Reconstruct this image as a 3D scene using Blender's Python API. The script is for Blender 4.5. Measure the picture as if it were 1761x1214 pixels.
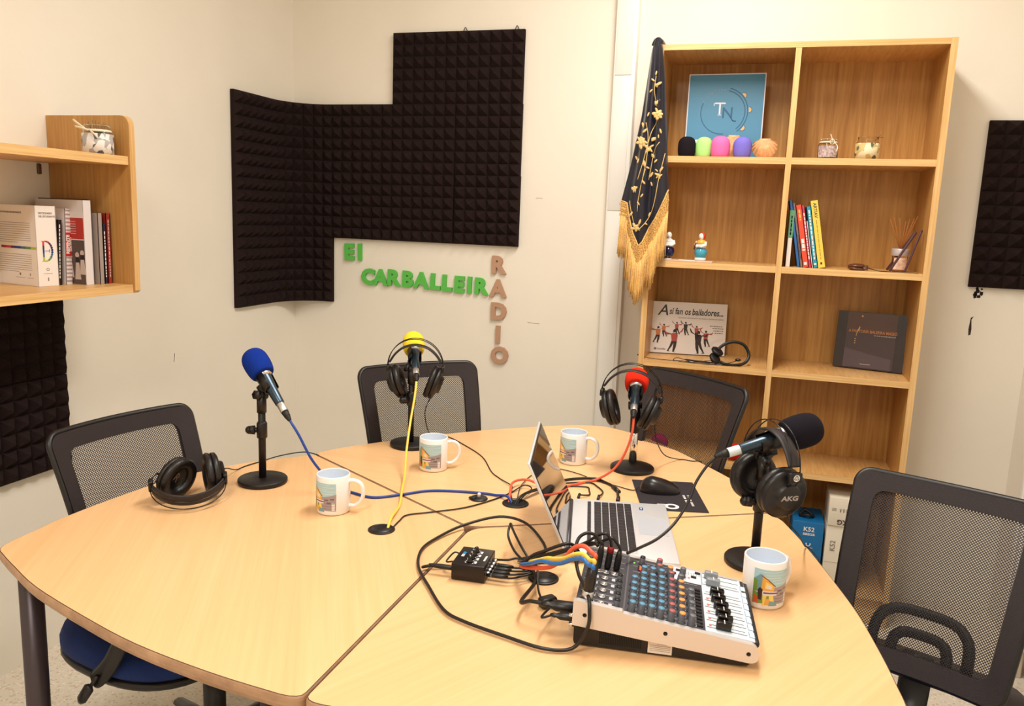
import bpy, bmesh, math, random
from math import sin, cos, pi, radians as rad
from mathutils import Matrix, Vector
random.seed(7)
S = bpy.context.scene
COL = S.collection
for _o in list(bpy.data.objects): bpy.data.objects.remove(_o)

# ------------------------------------------------------------------ camera
cam_d = bpy.data.cameras.new('camera'); cam = bpy.data.objects.new('camera', cam_d); COL.objects.link(cam)
cam_d.sensor_fit = 'HORIZONTAL'; cam_d.sensor_width = 36.0; cam_d.lens = 36.0*1381.17/1761; cam_d.clip_start = .02
cr_ = Vector((0.95393713, 0.29764605, 0.03756045)); cu_ = Vector((-0.08519322, 0.14871449, 0.98520359)); cf_ = Vector((-0.28765618, 0.94302218, -0.1672217))
mw = Matrix.Identity(4)
for i in range(3):
    mw[i][0] = cr_[i]; mw[i][1] = cu_[i]; mw[i][2] = -cf_[i]
mw.translation = (2.13639, -3.38484, 1.46227)
cam.matrix_world = mw
S.camera = cam
# ------------------------------------------------------------------ world, exposure, light of the ceiling lamp and the added fill lamp
w = bpy.data.worlds.new('world'); S.world = w; w.use_nodes = True
w.node_tree.nodes['Background'].inputs[0].default_value = (1, .95, .88, 1)
w.node_tree.nodes['Background'].inputs[1].default_value = .25
S.view_settings.view_transform = 'Standard'; S.view_settings.look = 'None'; S.view_settings.gamma = 1
S.view_settings.exposure = 0.12; S.view_settings.use_curve_mapping = False
LAMPS = [((1.9, -1.35, 2.86), 40), ((1.5, -3.7, 2.86), 38)]  # table lamp first; the second is an added fill lamp, out of view
for k, (p, e) in enumerate(LAMPS):
    ld = bpy.data.lights.new('lamp_light', 'AREA'); ld.shape = 'RECTANGLE'; ld.size = .30; ld.size_y = 1.2
    ld.energy = e; ld.color = (1.0, .955, .885)
    lo = bpy.data.objects.new('lamp_light', ld); COL.objects.link(lo); lo.location = (p[0], p[1], p[2]-.012)

# ------------------------------------------------------------------ materials
def lin(c):
    return tuple(((v/12.92) if v <= .04045 else ((v+.055)/1.055)**2.4) for v in [x/255 for x in c]) + (1,)
_mc = {}
def mat(name, rgb, rough=.5, metal=0, spec=.5, noise=0, nscale=40, bump=0, bscale=200, emit=None, trans=0, alpha=1, coat=0, sheen=0):
    if name in _mc: return _mc[name]
    m = bpy.data.materials.new(name); m.use_nodes = True; nt = m.node_tree; b = nt.nodes['Principled BSDF']
    c = lin(rgb); b.inputs['Base Color'].default_value = c; b.inputs['Roughness'].default_value = rough
    b.inputs['Metallic'].default_value = metal; b.inputs['Specular IOR Level'].default_value = spec
    b.inputs['Transmission Weight'].default_value = trans; b.inputs['Coat Weight'].default_value = coat
    b.inputs['Sheen Weight'].default_value = sheen
    if alpha < 1: b.inputs['Alpha'].default_value = alpha
    tc = nt.nodes.new('ShaderNodeTexCoord')
    if noise:
        n = nt.nodes.new('ShaderNodeTexNoise'); n.inputs['Scale'].default_value = nscale; n.inputs['Detail'].default_value = 4
        nt.links.new(tc.outputs['Object'], n.inputs['Vector'])
        r = nt.nodes.new('ShaderNodeValToRGB'); r.color_ramp.elements[0].position = .3; r.color_ramp.elements[1].position = .7
        r.color_ramp.elements[0].color = tuple(v*(1-noise) for v in c[:3])+(1,); r.color_ramp.elements[1].color = tuple(min(1, v*(1+noise)) for v in c[:3])+(1,)
        nt.links.new(n.outputs['Fac'], r.inputs['Fac']); nt.links.new(r.outputs['Color'], b.inputs['Base Color'])
    if bump:
        n = nt.nodes.new('ShaderNodeTexNoise'); n.inputs['Scale'].default_value = bscale; n.inputs['Detail'].default_value = 3
        nt.links.new(tc.outputs['Object'], n.inputs['Vector'])
        bp = nt.nodes.new('ShaderNodeBump'); bp.inputs['Strength'].default_value = bump; bp.inputs['Distance'].default_value = .002
        nt.links.new(n.outputs['Fac'], bp.inputs['Height']); nt.links.new(bp.outputs['Normal'], b.inputs['Normal'])
    if emit:
        b.inputs['Emission Color'].default_value = lin(emit[0]); b.inputs['Emission Strength'].default_value = emit[1]
    _mc[name] = m; return m
def wood(name, dark, light, axis=2, fine=90, along=3, rough=.38, contrast=(.35, .68), rot=0, rings=0.35, spec=.4):
    if name in _mc: return _mc[name]
    m = bpy.data.materials.new(name); m.use_nodes = True; nt = m.node_tree; b = nt.nodes['Principled BSDF']
    b.inputs['Roughness'].default_value = rough; b.inputs['Specular IOR Level'].default_value = spec
    tc = nt.nodes.new('ShaderNodeTexCoord'); mp = nt.nodes.new('ShaderNodeMapping'); mp.vector_type = 'POINT'
    sc = [fine]*3; sc[axis] = along; 
    mr = nt.nodes.new('ShaderNodeMapping'); mr.inputs['Rotation'].default_value = (0, 0, rot)
    nt.links.new(tc.outputs['Object'], mr.inputs['Vector'])
    mp.inputs['Scale'].default_value = sc; nt.links.new(mr.outputs['Vector'], mp.inputs['Vector'])
    n = nt.nodes.new('ShaderNodeTexNoise'); n.inputs['Scale'].default_value = 1; n.inputs['Detail'].default_value = 5; n.inputs['Roughness'].default_value = .6
    nt.links.new(mp.outputs['Vector'], n.inputs['Vector'])
    mp2 = nt.nodes.new('ShaderNodeMapping'); sc2 = [fine*.13]*3; sc2[axis] = along*.25; mp2.inputs['Scale'].default_value = sc2
    nt.links.new(mr.outputs['Vector'], mp2.inputs['Vector'])
    wv = nt.nodes.new('ShaderNodeTexNoise'); wv.inputs['Scale'].default_value = 1; wv.inputs['Detail'].default_value = 2; wv.inputs['Distortion'].default_value = .6
    nt.links.new(mp2.outputs['Vector'], wv.inputs['Vector'])
    mx = nt.nodes.new('ShaderNodeMix'); mx.data_type = 'FLOAT'; mx.inputs[0].default_value = rings
    nt.links.new(n.outputs['Fac'], mx.inputs[2]); nt.links.new(wv.outputs['Fac'], mx.inputs[3])
    r = nt.nodes.new('ShaderNodeValToRGB'); e = r.color_ramp.elements
    e[0].position = contrast[0]; e[1].position = contrast[1]; e[0].color = lin(dark); e[1].color = lin(light)
    nt.links.new(mx.outputs[0], r.inputs['Fac']); nt.links.new(r.outputs['Color'], b.inputs['Base Color'])
    bp = nt.nodes.new('ShaderNodeBump'); bp.inputs['Strength'].default_value = .06; bp.inputs['Distance'].default_value = .001
    nt.links.new(n.outputs['Fac'], bp.inputs['Height']); nt.links.new(bp.outputs['Normal'], b.inputs['Normal'])
    _mc[name] = m; return m

WALL = mat('wall_paint', (240, 233, 220), .55, noise=.02, nscale=3, bump=.12, bscale=60, spec=.3)
TRUNK = mat('trunking_plastic', (238, 236, 230), .4)
BLK = mat('black_plastic', (17, 13, 14), .42)
BLKM = mat('black_metal', (24, 19, 20), .45, spec=.4)
BLKG = mat('black_gloss', (14, 11, 13), .2)
RUB = mat('black_rubber', (16, 12, 13), .55)
LEATH = mat('black_leatherette', (18, 13, 14), .42, bump=.5, bscale=160)
CHROME = mat('chrome', (225, 222, 220), .12, metal=1)
SILV = mat('silver_metal', (205, 200, 198), .32, metal=.9)
BRASS = mat('brass', (200, 170, 110), .3, metal=1)
WHITE = mat('white_plain', (240, 238, 235), .5)
CERAM = mat('white_ceramic', (240, 238, 238), .12, spec=.5, coat=.3)
CERIN = mat('mug_inside_glaze', (222, 232, 245), .15)
GREEN = mat('green_letter_foam', (92, 190, 78), .7)
BROWNL = mat('brown_letter_foam', (186, 146, 118), .7)
FOAM = mat('acoustic_foam', (40, 29, 28), .95, noise=.25, nscale=300, bump=.6, bscale=500, spec=.1)
GOLD = mat('gold_thread', (226, 176, 96), .55, noise=.35, nscale=300, sheen=.3)
GOLDE = mat('gold_embroidery', (214, 180, 116), .5, noise=.2, nscale=400)
SATIN = mat('navy_satin', (16, 14, 32), .33, sheen=.15, spec=.45)
OAKV = wood('oak_vertical', (172, 122, 62), (206, 158, 94), 2, 110, 4)
OAKB = wood('oak_back_panel', (172, 120, 58), (212, 162, 92), 2, 90, 4, contrast=(.36, .66))
OAKH = wood('oak_shelf', (202, 150, 88), (232, 186, 120), 1, 110, 8)
OAKX = wood('oak_edge', (206, 158, 98), (240, 202, 142), 0, 160, 4)  # edge oaks paler: own lamination, plus light on the fronts put into colour
OAKE = wood('oak_edge_vertical', (204, 156, 96), (238, 200, 140), 2, 160, 4)
OAKY = wood('oak_edge_side', (206, 158, 98), (240, 202, 142), 1, 160, 4)
BEECHE = wood('table_edge_wood', (150, 112, 84), (196, 156, 120), 0, 30, 3, rough=.5)
LEGM = mat('table_leg_metal', (72, 62, 66), .35, metal=.5)
def color(name, rgb, rough=.55): return mat(name, rgb, rough)
# terrazzo
def terrazzo():
    m = bpy.data.materials.new('terrazzo_floor'); m.use_nodes = True; nt = m.node_tree; b = nt.nodes['Principled BSDF']
    b.inputs['Roughness'].default_value = .35
    tc = nt.nodes.new('ShaderNodeTexCoord'); col = None
    base = nt.nodes.new('ShaderNodeRGB'); base.outputs[0].default_value = lin((228, 217, 200)); last = base.outputs[0]
    for sc, c, th in ((95, (206, 178, 150), .10), (140, (196, 186, 170), .10), (110, (240, 233, 220), .2), (60, (214, 200, 180), .12)):
        v = nt.nodes.new('ShaderNodeTexVoronoi'); v.inputs['Scale'].default_value = sc; v.feature = 'F1'
        nt.links.new(tc.outputs['Object'], v.inputs['Vector'])
        # keep only some cells: random value of the cell
        sp = nt.nodes.new('ShaderNodeSeparateColor'); nt.links.new(v.outputs['Color'], sp.inputs[0])
        a = nt.nodes.new('ShaderNodeMath'); a.operation = 'LESS_THAN'; a.inputs[1].default_value = th*1.6; nt.links.new(sp.outputs[0], a.inputs[0])
        d = nt.nodes.new('ShaderNodeMath'); d.operation = 'LESS_THAN'; d.inputs[1].default_value = .38; nt.links.new(v.outputs['Distance'], d.inputs[0])
        mu = nt.nodes.new('ShaderNodeMath'); mu.operation = 'MULTIPLY'; nt.links.new(a.outputs[0], mu.inputs[0]); nt.links.new(d.outputs[0], mu.inputs[1])
        mx = nt.nodes.new('ShaderNodeMix'); mx.data_type = 'RGBA'; nt.links.new(mu.outputs[0], mx.inputs[0]); nt.links.new(last, mx.inputs[6]); mx.inputs[7].default_value = lin(c)
        last = mx.outputs[2]
    nt.links.new(last, b.inputs['Base Color']); return m
TERR = terrazzo()
def meshfabric(name, rgb, pitch=.0046, hole=.58):
    """woven net: open holes in a staggered grid, laid out in the cloth's own UVs (metres)"""
    m = bpy.data.materials.new(name); m.use_nodes = True; nt = m.node_tree; b = nt.nodes['Principled BSDF']
    b.inputs['Base Color'].default_value = lin(rgb); b.inputs['Roughness'].default_value = .6
    uv = nt.nodes.new('ShaderNodeUVMap'); sx = nt.nodes.new('ShaderNodeSeparateXYZ'); nt.links.new(uv.outputs[0], sx.inputs[0])
    k = 2*pi/pitch
    def mth(op, a, c=None):
        n = nt.nodes.new('ShaderNodeMath'); n.operation = op
        nt.links.new(a, n.inputs[0])
        if c is not None:
            if isinstance(c, (int, float)): n.inputs[1].default_value = c
            else: nt.links.new(c, n.inputs[1])
        return n.outputs[0]
    u = mth('MULTIPLY', sx.outputs[0], k/1.41); v = mth('MULTIPLY', sx.outputs[1], k/1.41)
    s = mth('SINE', mth('ADD', u, v)); t = mth('SINE', mth('SUBTRACT', u, v))
    mxx = mth('MULTIPLY', mth('ADD', s, 1.0), mth('ADD', t, 1.0))
    al = mth('LESS_THAN', mxx, 2.0*(1-hole))
    nt.links.new(al, b.inputs['Alpha']); return m
NET = meshfabric('chair_net', (30, 21, 23))
BORD = mat('chair_border_fabric', (36, 26, 29), .7, noise=.3, nscale=420, bump=.5, bscale=600)
BLUEF = mat('blue_seat_fabric', (14, 42, 104), .9, noise=.25, nscale=500, bump=.4, bscale=500)
GLASS = mat('clear_glass', (245, 245, 245), .03, trans=1, spec=.5)
GLASS.node_tree.nodes['Principled BSDF'].inputs['IOR'].default_value = 1.2

# ------------------------------------------------------------------ mesh builder
def T(x=0, y=0, z=0): return Matrix.Translation((x, y, z))
def RX(a): return Matrix.Rotation(a, 4, 'X')
def RY(a): return Matrix.Rotation(a, 4, 'Y')
def RZ(a): return Matrix.Rotation(a, 4, 'Z')
def SC(x, y, z): return Matrix.Diagonal((x, y, z, 1))
WALLX = RX(pi/2)            # local x right, y up, z out of a wall that faces -Y
def frame_from(z, x=None):
    z = Vector(z).normalized(); x = Vector(x) if x else (Vector((1, 0, 0)) if abs(z.x) < .9 else Vector((0, 1, 0)))
    y = z.cross(x).normalized(); x = y.cross(z)
    m = Matrix.Identity(4)
    for i in range(3): m[i][0] = x[i]; m[i][1] = y[i]; m[i][2] = z[i]
    return m
def catmull(P, n=8, closed=False):
    P = [Vector(p) for p in P]; out = []; L = len(P)
    for i in range(L if closed else L-1):
        if closed: a, b, c, d = P[(i-1) % L], P[i], P[(i+1) % L], P[(i+2) % L]
        else: a, b, c, d = P[max(i-1, 0)], P[i], P[i+1], P[min(i+2, L-1)]
        for k in range(n):
            t = k/n
            out.append(.5*((2*b)+(c-a)*t+(2*a-5*b+4*c-d)*t*t+(3*b-a-3*c+d)*t**3))
    if not closed: out.append(P[-1].copy())
    return out
class MB:
    def __init__(s): s.v = []; s.f = []; s.m = []; s.sm = []; s.uv = None
    def add(s, vs, fs, mi=0, smooth=False, M=None):
        o = len(s.v)
        s.v += [tuple(M @ Vector(v)) if M is not None else tuple(v) for v in vs]
        for f in fs: s.f.append([i+o for i in f]); s.m.append(mi); s.sm.append(smooth)
        return s
    def box(s, c, d, mi=0, M=None, bev=0, seg=2, fm=None):
        x, y, z = [v/2 for v in d]
        if bev <= 0:
            vs = [(c[0]+a*x, c[1]+b*y, c[2]+e*z) for e in (-1, 1) for b in (-1, 1) for a in (-1, 1)]
            fs = [(0, 2, 3, 1), (4, 5, 7, 6), (0, 1, 5, 4), (2, 6, 7, 3), (0, 4, 6, 2), (1, 3, 7, 5)]  # bottom top -y +y -x +x
            for k, f in enumerate(fs): s.add([], [], 0); 
            o = len(s.v); s.v += [tuple(M @ Vector(v)) if M is not None else v for v in vs]
            for k, f in enumerate(fs): s.f.append([i+o for i in f]); s.m.append(fm.get(k, mi) if fm else mi); s.sm.append(False)
            return s
        bm = bmesh.new(); bmesh.ops.create_cube(bm, size=1)
        bmesh.ops.scale(bm, vec=d, verts=bm.verts); bmesh.ops.translate(bm, vec=c, verts=bm.verts)
        bmesh.ops.bevel(bm, geom=list(bm.edges), offset=min(bev, min(d)*.49), segments=seg, profile=.5, affect='EDGES')
        bm.verts.index_update()
        s.add([v.co.copy() for v in bm.verts], [[v.index for v in f.verts] for f in bm.faces], mi, seg > 1, M); 
        bm.free(); return s
    def lathe(s, prof, n=24, mi=0, smooth=True, M=None, a0=0, a1=2*pi, sx=1, sy=1, caps=None):
        full = abs(a1-a0-2*pi) < 1e-6; k = n if full else n+1
        vs = []; fs = []
        for (r, z) in prof:
            for i in range(k):
                a = a0+(a1-a0)*i/n; vs.append((r*cos(a)*sx, r*sin(a)*sy, z))
        for j in range(len(prof)-1):
            for i in range(n):
                i2 = (i+1) % k; fs.append((j*k+i, j*k+i2, (j+1)*k+i2, (j+1)*k+i))
        if caps is None: caps = abs(prof[0][1]-prof[-1][1]) > 1e-6
        if full and caps:
            if prof[0][0] > 1e-5: fs.append(tuple(reversed(range(k))))
            if prof[-1][0] > 1e-5: fs.append(tuple(range((len(prof)-1)*k, len(prof)*k)))
        return s.add(vs, fs, mi, smooth, M)
    def cyl(s, a, b, r, n=16, mi=0, r2=None, smooth=True, M=None):
        a = Vector(a); b = Vector(b); d = b-a; F = T(*a) @ frame_from(d)
        if M is not None: F = M @ F
        L = d.length; r2 = r if r2 is None else r2
        s.lathe([(r, 0), (r, 0), (r2, L), (r2, L)][1:3], n, mi, smooth, F); 
        return s
    def sph(s, c, r, n=16, mi=0, M=None, sc=(1, 1, 1)):
        F = T(*c) @ SC(*sc)
        if M is not None: F = M @ F
        h = n//2
        return s.lathe([(r*sin(pi*i/h), -r*cos(pi*i/h)) for i in range(h+1)], n, mi, True, F)
    def tube(s, P, r, n=8, mi=0, closed=False, sub=0, M=None, flat=None, up=None):
        if sub: P = catmull(P, sub, closed)
        P = [Vector(p) for p in P]; L = len(P)
        rr = r if isinstance(r, (list, tuple)) else [r]*L
        vs = []; fs = []; N = Vector(up) if up else None
        for i, p in enumerate(P):
            t = (P[(i+1) % L]-P[i-1]) if closed else (P[min(i+1, L-1)]-P[max(i-1, 0)])
            if t.length < 1e-9: t = Vector((0, 0, 1))
            t.normalize()
            if N is None: N = t.orthogonal().normalized()
            base = Vector(up) if up else N
            N2 = (base-t*base.dot(t))
            N = N2.normalized() if N2.length > 1e-6 else t.orthogonal().normalized()
            B = t.cross(N); q = rr[min(i, len(rr)-1)]
            fx, fy = flat if flat else (1, 1)
            for k in range(n):
                a = 2*pi*k/n; vs.append(p+N*cos(a)*q*fx+B*sin(a)*q*fy)
        for i in range(L if closed else L-1):
            j = (i+1) % L
            for k in range(n):
                k2 = (k+1) % n; fs.append((i*n+k, i*n+k2, j*n+k2, j*n+k))
        if not closed: fs.append(tuple(reversed(range(n)))); fs.append(tuple(range((L-1)*n, L*n)))
        return s.add(vs, fs, mi, True, M)
    def prism(s, poly, z0, z1, mi=0, M=None, smooth=False, mside=None):
        n = len(poly); ar = sum(poly[i][0]*poly[(i+1) % n][1]-poly[(i+1) % n][0]*poly[i][1] for i in range(n))
        if ar < 0: poly = poly[::-1]
        vs = [(x, y, z0) for x, y in poly]+[(x, y, z1) for x, y in poly]
        s.add(vs, [tuple(reversed(range(n))), tuple(range(n, 2*n))], mi, False, M)
        s.add(vs, [(i, (i+1) % n, n+(i+1) % n, n+i) for i in range(n)], mi if mside is None else mside, smooth, M); return s
    def grid(s, fn, nu, nv, mi=0, smooth=True, M=None, uvfn=None):
        vs = [fn(i/nu, j/nv) for j in range(nv+1) for i in range(nu+1)]
        fs = [(j*(nu+1)+i, j*(nu+1)+i+1, (j+1)*(nu+1)+i+1, (j+1)*(nu+1)+i) for j in range(nv) for i in range(nu)]
        if uvfn: s.uv = {len(s.v)+j*(nu+1)+i: uvfn(i/nu, j/nv) for j in range(nv+1) for i in range(nu+1)}
        return s.add(vs, fs, mi, smooth, M)
    def poly3(s, pts, mi=0): return s.add(pts, [tuple(range(len(pts)))], mi)
    def text(s, body, size, ext=.0004, M=None, mi=0, off=0, ax='CENTER', shear=0, sx=1):
        cu = bpy.data.curves.new('t', 'FONT'); cu.body = body; cu.size = size; cu.extrude = ext; cu.offset = off; cu.shear = shear
        cu.align_x = ax; cu.align_y = 'CENTER'; cu.resolution_u = 3
        ob = bpy.data.objects.new('t', cu); me = bpy.data.meshes.new_from_object(ob)
        F = SC(sx, 1, 1)
        if M is not None: F = M @ F
        s.add([v.co.copy() for v in me.vertices], [tuple(p.vertices) for p in me.polygons], mi, False, F)
        bpy.data.objects.remove(ob); bpy.data.meshes.remove(me); bpy.data.curves.remove(cu); return s
    def apply(s, M): s.v = [tuple(M @ Vector(v)) for v in s.v]; return s
    def mesh(s, name, mats):
        me = bpy.data.meshes.new(name); me.from_pydata([tuple(v) for v in s.v], [], s.f)
        for m in (mats if isinstance(mats, (list, tuple)) else [mats]): me.materials.append(m)
        me.polygons.foreach_set('material_index', s.m); me.polygons.foreach_set('use_smooth', s.sm)
        if s.uv:
            ul = me.uv_layers.new(name='UVMap')
            for l in me.loops:
                if l.vertex_index in s.uv: ul.data[l.index].uv = s.uv[l.vertex_index]
        me.update(); return me
def bake_world(o):
    M = Matrix.Identity(4)
    while o is not None: M = o.matrix_basis @ M; o = o.parent
    return M
def obj(name, mb, mats, parent=None, world=False, label=None):
    if world and parent is not None: mb.apply(bake_world(parent).inverted())
    o = bpy.data.objects.new(name, mb.mesh(name, mats)); COL.objects.link(o)
    if parent is not None: o.parent = parent
    if label: o['label'] = label
    return o
def tag(o, label, cat, group=None, kind=None):
    o['label'] = label; o['category'] = cat
    if group: o['group'] = group
    if kind: o['kind'] = kind
    return o
def thing(name, label, cat, loc=(0, 0, 0), rz=0, group=None, M=None):
    o = bpy.data.objects.new(name, None); COL.objects.link(o); o.empty_display_size = .05
    if M is not None: o.matrix_basis = M
    else: o.location = loc; o.rotation_euler = (0, 0, rz)
    return tag(o, label, cat, group)
def struct(name, mb, mats):
    o = obj(name, mb, mats); o['kind'] = 'structure'; o['label'] = name.replace('_', ' '); o['category'] = name.split('_')[0]; return o
def kids(o): return [c for c in bpy.data.objects if c.parent == o]
def copy_tree(o, parent=None):
    c = o.copy(); COL.objects.link(c); c.parent = parent
    for ch in kids(o): copy_tree(ch, c)
    return c
def copy_thing(o, label, loc=None, rz=None, M=None):
    c = copy_tree(o); c['label'] = label
    if M is not None: c.matrix_basis = M
    else:
        if loc: c.location = loc
        if rz is not None: c.rotation_euler = (0, 0, rz)
    return c
TZ = .742      # table top height

# ------------------------------------------------------------------ room
X1, Y0, H = 3.10, -5.2, 2.92
struct('floor', MB().box((X1/2, Y0/2, -.05), (X1+.2, -Y0+.2, .1)), TERR)
struct('ceiling', MB().box((X1/2, Y0/2, H+.05), (X1+.2, -Y0+.2, .1)), mat('ceiling_paint', (240, 238, 232), .8))
struct('wall_left', MB().box((-.05, Y0/2, H/2), (.1, -Y0+.2, H)), WALL)
struct('wall_back', MB().box((X1/2, .05, H/2), (X1+.2, .1, H)), WALL)
struct('wall_right', MB().box((X1+.05, Y0/2, H/2), (.1, -Y0+.2, H)), WALL)
struct('wall_front', MB().box((X1/2, Y0-.05, H/2), (X1+.2, .1, H)), WALL)
for k, (p, e) in enumerate(LAMPS):
    t = thing('ceiling_lamp', ['slim white ceiling lamp over the meeting table', 'added fill lamp on the unseen ceiling nearer the camera end of the room'][k], 'lamp', (p[0], p[1], H))
    obj('housing', MB().box((0, 0, -.024), (.36, 1.26, .048), bev=.006), WHITE, t)

# cable trunking: a white vertical plastic duct on the back wall
t = thing('cable_trunking', 'white vertical plastic cable duct running up the back wall beside the bookshelf', 'cable duct', (1.545, 0, 0))
b = MB(); b.box((0, -.0265, H/2), (.088, .053, H-.004), bev=.003); obj('duct_body', b, TRUNK, t)
b = MB()
for (z0, z1) in ((0.01, 1.5), (1.503, 2.035), (2.038, H-.01)): b.box((-.004, -.0545, (z0+z1)/2), (.066, .003, z1-z0), bev=.001)
obj('duct_lid', b, TRUNK, t)

# wall marks
SCUF = mat('scuff_mark', (120, 105, 98), .9)
def mark(pts, r, label, m=SCUF, wall='b'):
    b = MB()
    if wall == 'b': P = [(x, -.0007, z) for x, z in pts]; up = (0, 1, 0)
    else: P = [(.0007, y, z) for y, z in pts]; up = (1, 0, 0)
    b.tube(P, r, 5, flat=(.2, 1), up=up); tag(obj('scuff_mark', b, m), label, 'mark')
mark([(-.852, .860), (-.846, .893)], .0013, 'thin pencil-like scratch on the left wall above the table', wall='l')
mark([(1.17, 1.006), (1.20, 1.003), (1.225, 1.003)], .0013, 'faint scratch on the back wall right of the brown letters', mat('light_scuff', (190, 178, 165), .9))
mark([(1.185, 1.545), (1.215, 1.545)], .001, 'faint short scuff on the back wall right of the black foam', mat('light_scuff', (190, 178, 165), .9))
b = MB(); random.seed(3)
for k in range(9):
    x, z = 2.912+random.uniform(-.012, .016), 1.246+random.uniform(-.018, .018); q = random.uniform(.003, .008)
    b.prism([(x+q*cos(a+random.uniform(-.3, .3))*random.uniform(.6, 1.1), z+q*sin(a)*random.uniform(.6, 1.3)) for a in [j*pi/4 for j in range(8)]], 0, .0012, M=WALLX)
tag(obj('peeled_paint_patch', b, mat('torn_black', (24, 18, 18), .9)), 'black torn foam residue stuck on the wall just under the right foam panel', 'mark')
b = MB(); b.prism([(2.902, 1.085), (2.909, 1.088), (2.910, 1.11), (2.906, 1.145), (2.912, 1.158), (2.903, 1.152), (2.900, 1.11)], 0, .001, M=WALLX)
tag(obj('wall_tear', b, mat('torn_dark', (60, 46, 42), .9)), 'narrow torn paint mark on the wall below the foam residue', 'mark')

# radiator on the right wall
t = thing('radiator', 'white ribbed panel radiator on the right wall behind the nearest mesh chair', 'radiator', (3.02, -.42, .16))
b = MB(); b.box((.03, -.55, .34), (.05, 1.1, .66), bev=.006); obj('panel', b, mat('radiator_enamel', (238, 232, 228), .35), t)
b = MB()
for k in range(22): b.box((.002, -.03-.05*k, .34), (.008, .026, .60), bev=.004)
obj('front_ribs', b, mat('radiator_enamel', (238, 232, 228), .35), t)
b = MB(); b.tube([(.035, -.03, .04), (.035, -.03, -.02), (.037, -.04, -.155)], .011, 10, sub=4); obj('supply_pipe', b, mat('pipe_paint', (232, 220, 206), .4), t)
b = MB(); b.box((.037, -.05, -.11), (.05, .06, .10), bev=.004); obj('pipe_cover', b, mat('pipe_paint', (232, 220, 206), .4), t)

# ------------------------------------------------------------------ acoustic foam
def flatback(x0):
    return lambda u, h: (x0+u, -.002-h)
EB = .212; RHO = .2
def cornermap(s):   # s: distance leftwards from x=EB along the back wall, round the corner and along the left wall
    a = EB-RHO; arc = RHO*pi/2
    if s <= a: return (EB-s, 0.), (0, -1)
    if s <= a+arc:
        t_ = (s-a)/RHO; return (RHO-RHO*sin(t_), -RHO+RHO*cos(t_)), (sin(t_), -cos(t_))
    return (0, -RHO-(s-a-arc)), (1, 0)
def foam_tile(fn, z0, label, group, n=6, sub=2, size=.3, nu=None):
    """fn(u,h)->(x,y) for u in 0..size; pyramids 50 mm square"""
    b = MB(); st = size/n; q = 1/sub
    def P(u, z, h): x, y = fn(u, h); return (x, y, z0+z)
    J = lambda: random.uniform(-.0012, .0012)
    nu = nu or n; su = nu*st
    for i in range(nu):
        for j in range(n):
            u0, v0 = i*st, j*st; ap = P(u0+st/2+J(), v0+st/2+J(), .046+J())
            ring = [(u0, v0), (u0+st, v0), (u0+st, v0+st), (u0, v0+st)]
            b.add([P(a+.0, c, .017) for a, c in ring]+[ap], [(0, 1, 4), (1, 2, 4), (2, 3, 4), (3, 0, 4)], 0, False)
    m = n*sub
    for k in range(m):
        a, c = size*k/m, size*(k+1)/m
        if a < su-1e-6:
            b.add([P(a, 0, 0), P(c, 0, 0), P(c, 0, .017), P(a, 0, .017)], [(0, 1, 2, 3)])
            b.add([P(a, size, 0), P(c, size, 0), P(c, size, .017), P(a, size, .017)], [(3, 2, 1, 0)])
            b.add([P(a, 0, 0), P(c, 0, 0), P(c, size, 0), P(a, size, 0)], [(0, 3, 2, 1)])
        for e in (0, su): b.add([P(e, a, 0), P(e, c, 0), P(e, c, .017), P(e, a, .017)], [(0, 1, 2, 3)])
    o = obj('acoustic_foam_tile', b, FOAM); return tag(o, label, 'acoustic foam', group)
ZT = 2.234; G1 = 'black pyramid foam tiles round the corner'
rows = ['top', 'second', 'third', 'bottom']
for cx, cn in ((0, 'middle'), (1, 'right')):
    for r in range(3):
        foam_tile(flatback(EB+.3+.3*cx+.002*cx*r), ZT-.3*(r+1), 'black foam tile, %s of three in the %s column of the tall right block' % (['topmost', 'centre', 'lowest'][r], ['left', 'right'][cx]), G1)
for r in range(2):
    foam_tile(flatback(EB), ZT-.3*(r+2), 'black pyramid foam tile, %s of two above the green letter E' % ['upper', 'lower'][r], G1)
for cN, s0 in (('bent into the corner', 0.0), ('flat on the left wall', .3)):
    for r in range(3):
        def fn(u, h, s0=s0):
            (x, y), (nx, ny) = cornermap(s0+.3-u); h += .002; return (x+nx*h, y+ny*h)
        foam_tile(fn, ZT-.3*(r+2), 'black pyramid foam tile %s, %s of three' % (cN, ['topmost', 'middle', 'lowest'][r]), G1, sub=3)
G2 = 'black pyramid foam tiles under the wall shelf'
for c in range(2):
    for r in range(2):
        fn = lambda u, h, c=c: (.002+h, -1.672-.3*c+u)
        foam_tile(fn, 1.213-.3*(r+1)-.002*r-.003, 'black foam tile under the wall shelf, %s row, %s' % (['upper', 'lower'][r], ['end nearest the corner', 'away from the corner'][c]), G2)
for r in range(2):
    foam_tile(lambda u, h: (2.878+u*1.08, -.002-h), 1.869-.3*(r+1), 'black pyramid foam tile on the back wall right of the bookshelf, %s of two' % ['upper', 'lower'][r], 'black foam tiles right of the bookshelf', nu=4)
for k, (x, z) in enumerate(((.843, 2.243), (1.074, 2.243))):
    b = MB(); b.tube([(x-.008, -.004, z-.006), (x, -.006, z+.008), (x+.008, -.004, z-.006)], .0015, 6, sub=4)
    tag(obj('hook', b, BLKM), ['small black wall hook over the middle of the upper foam edge', 'small black wall hook over the right corner of the foam'][k], 'hook', 'foam hooks')

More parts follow.
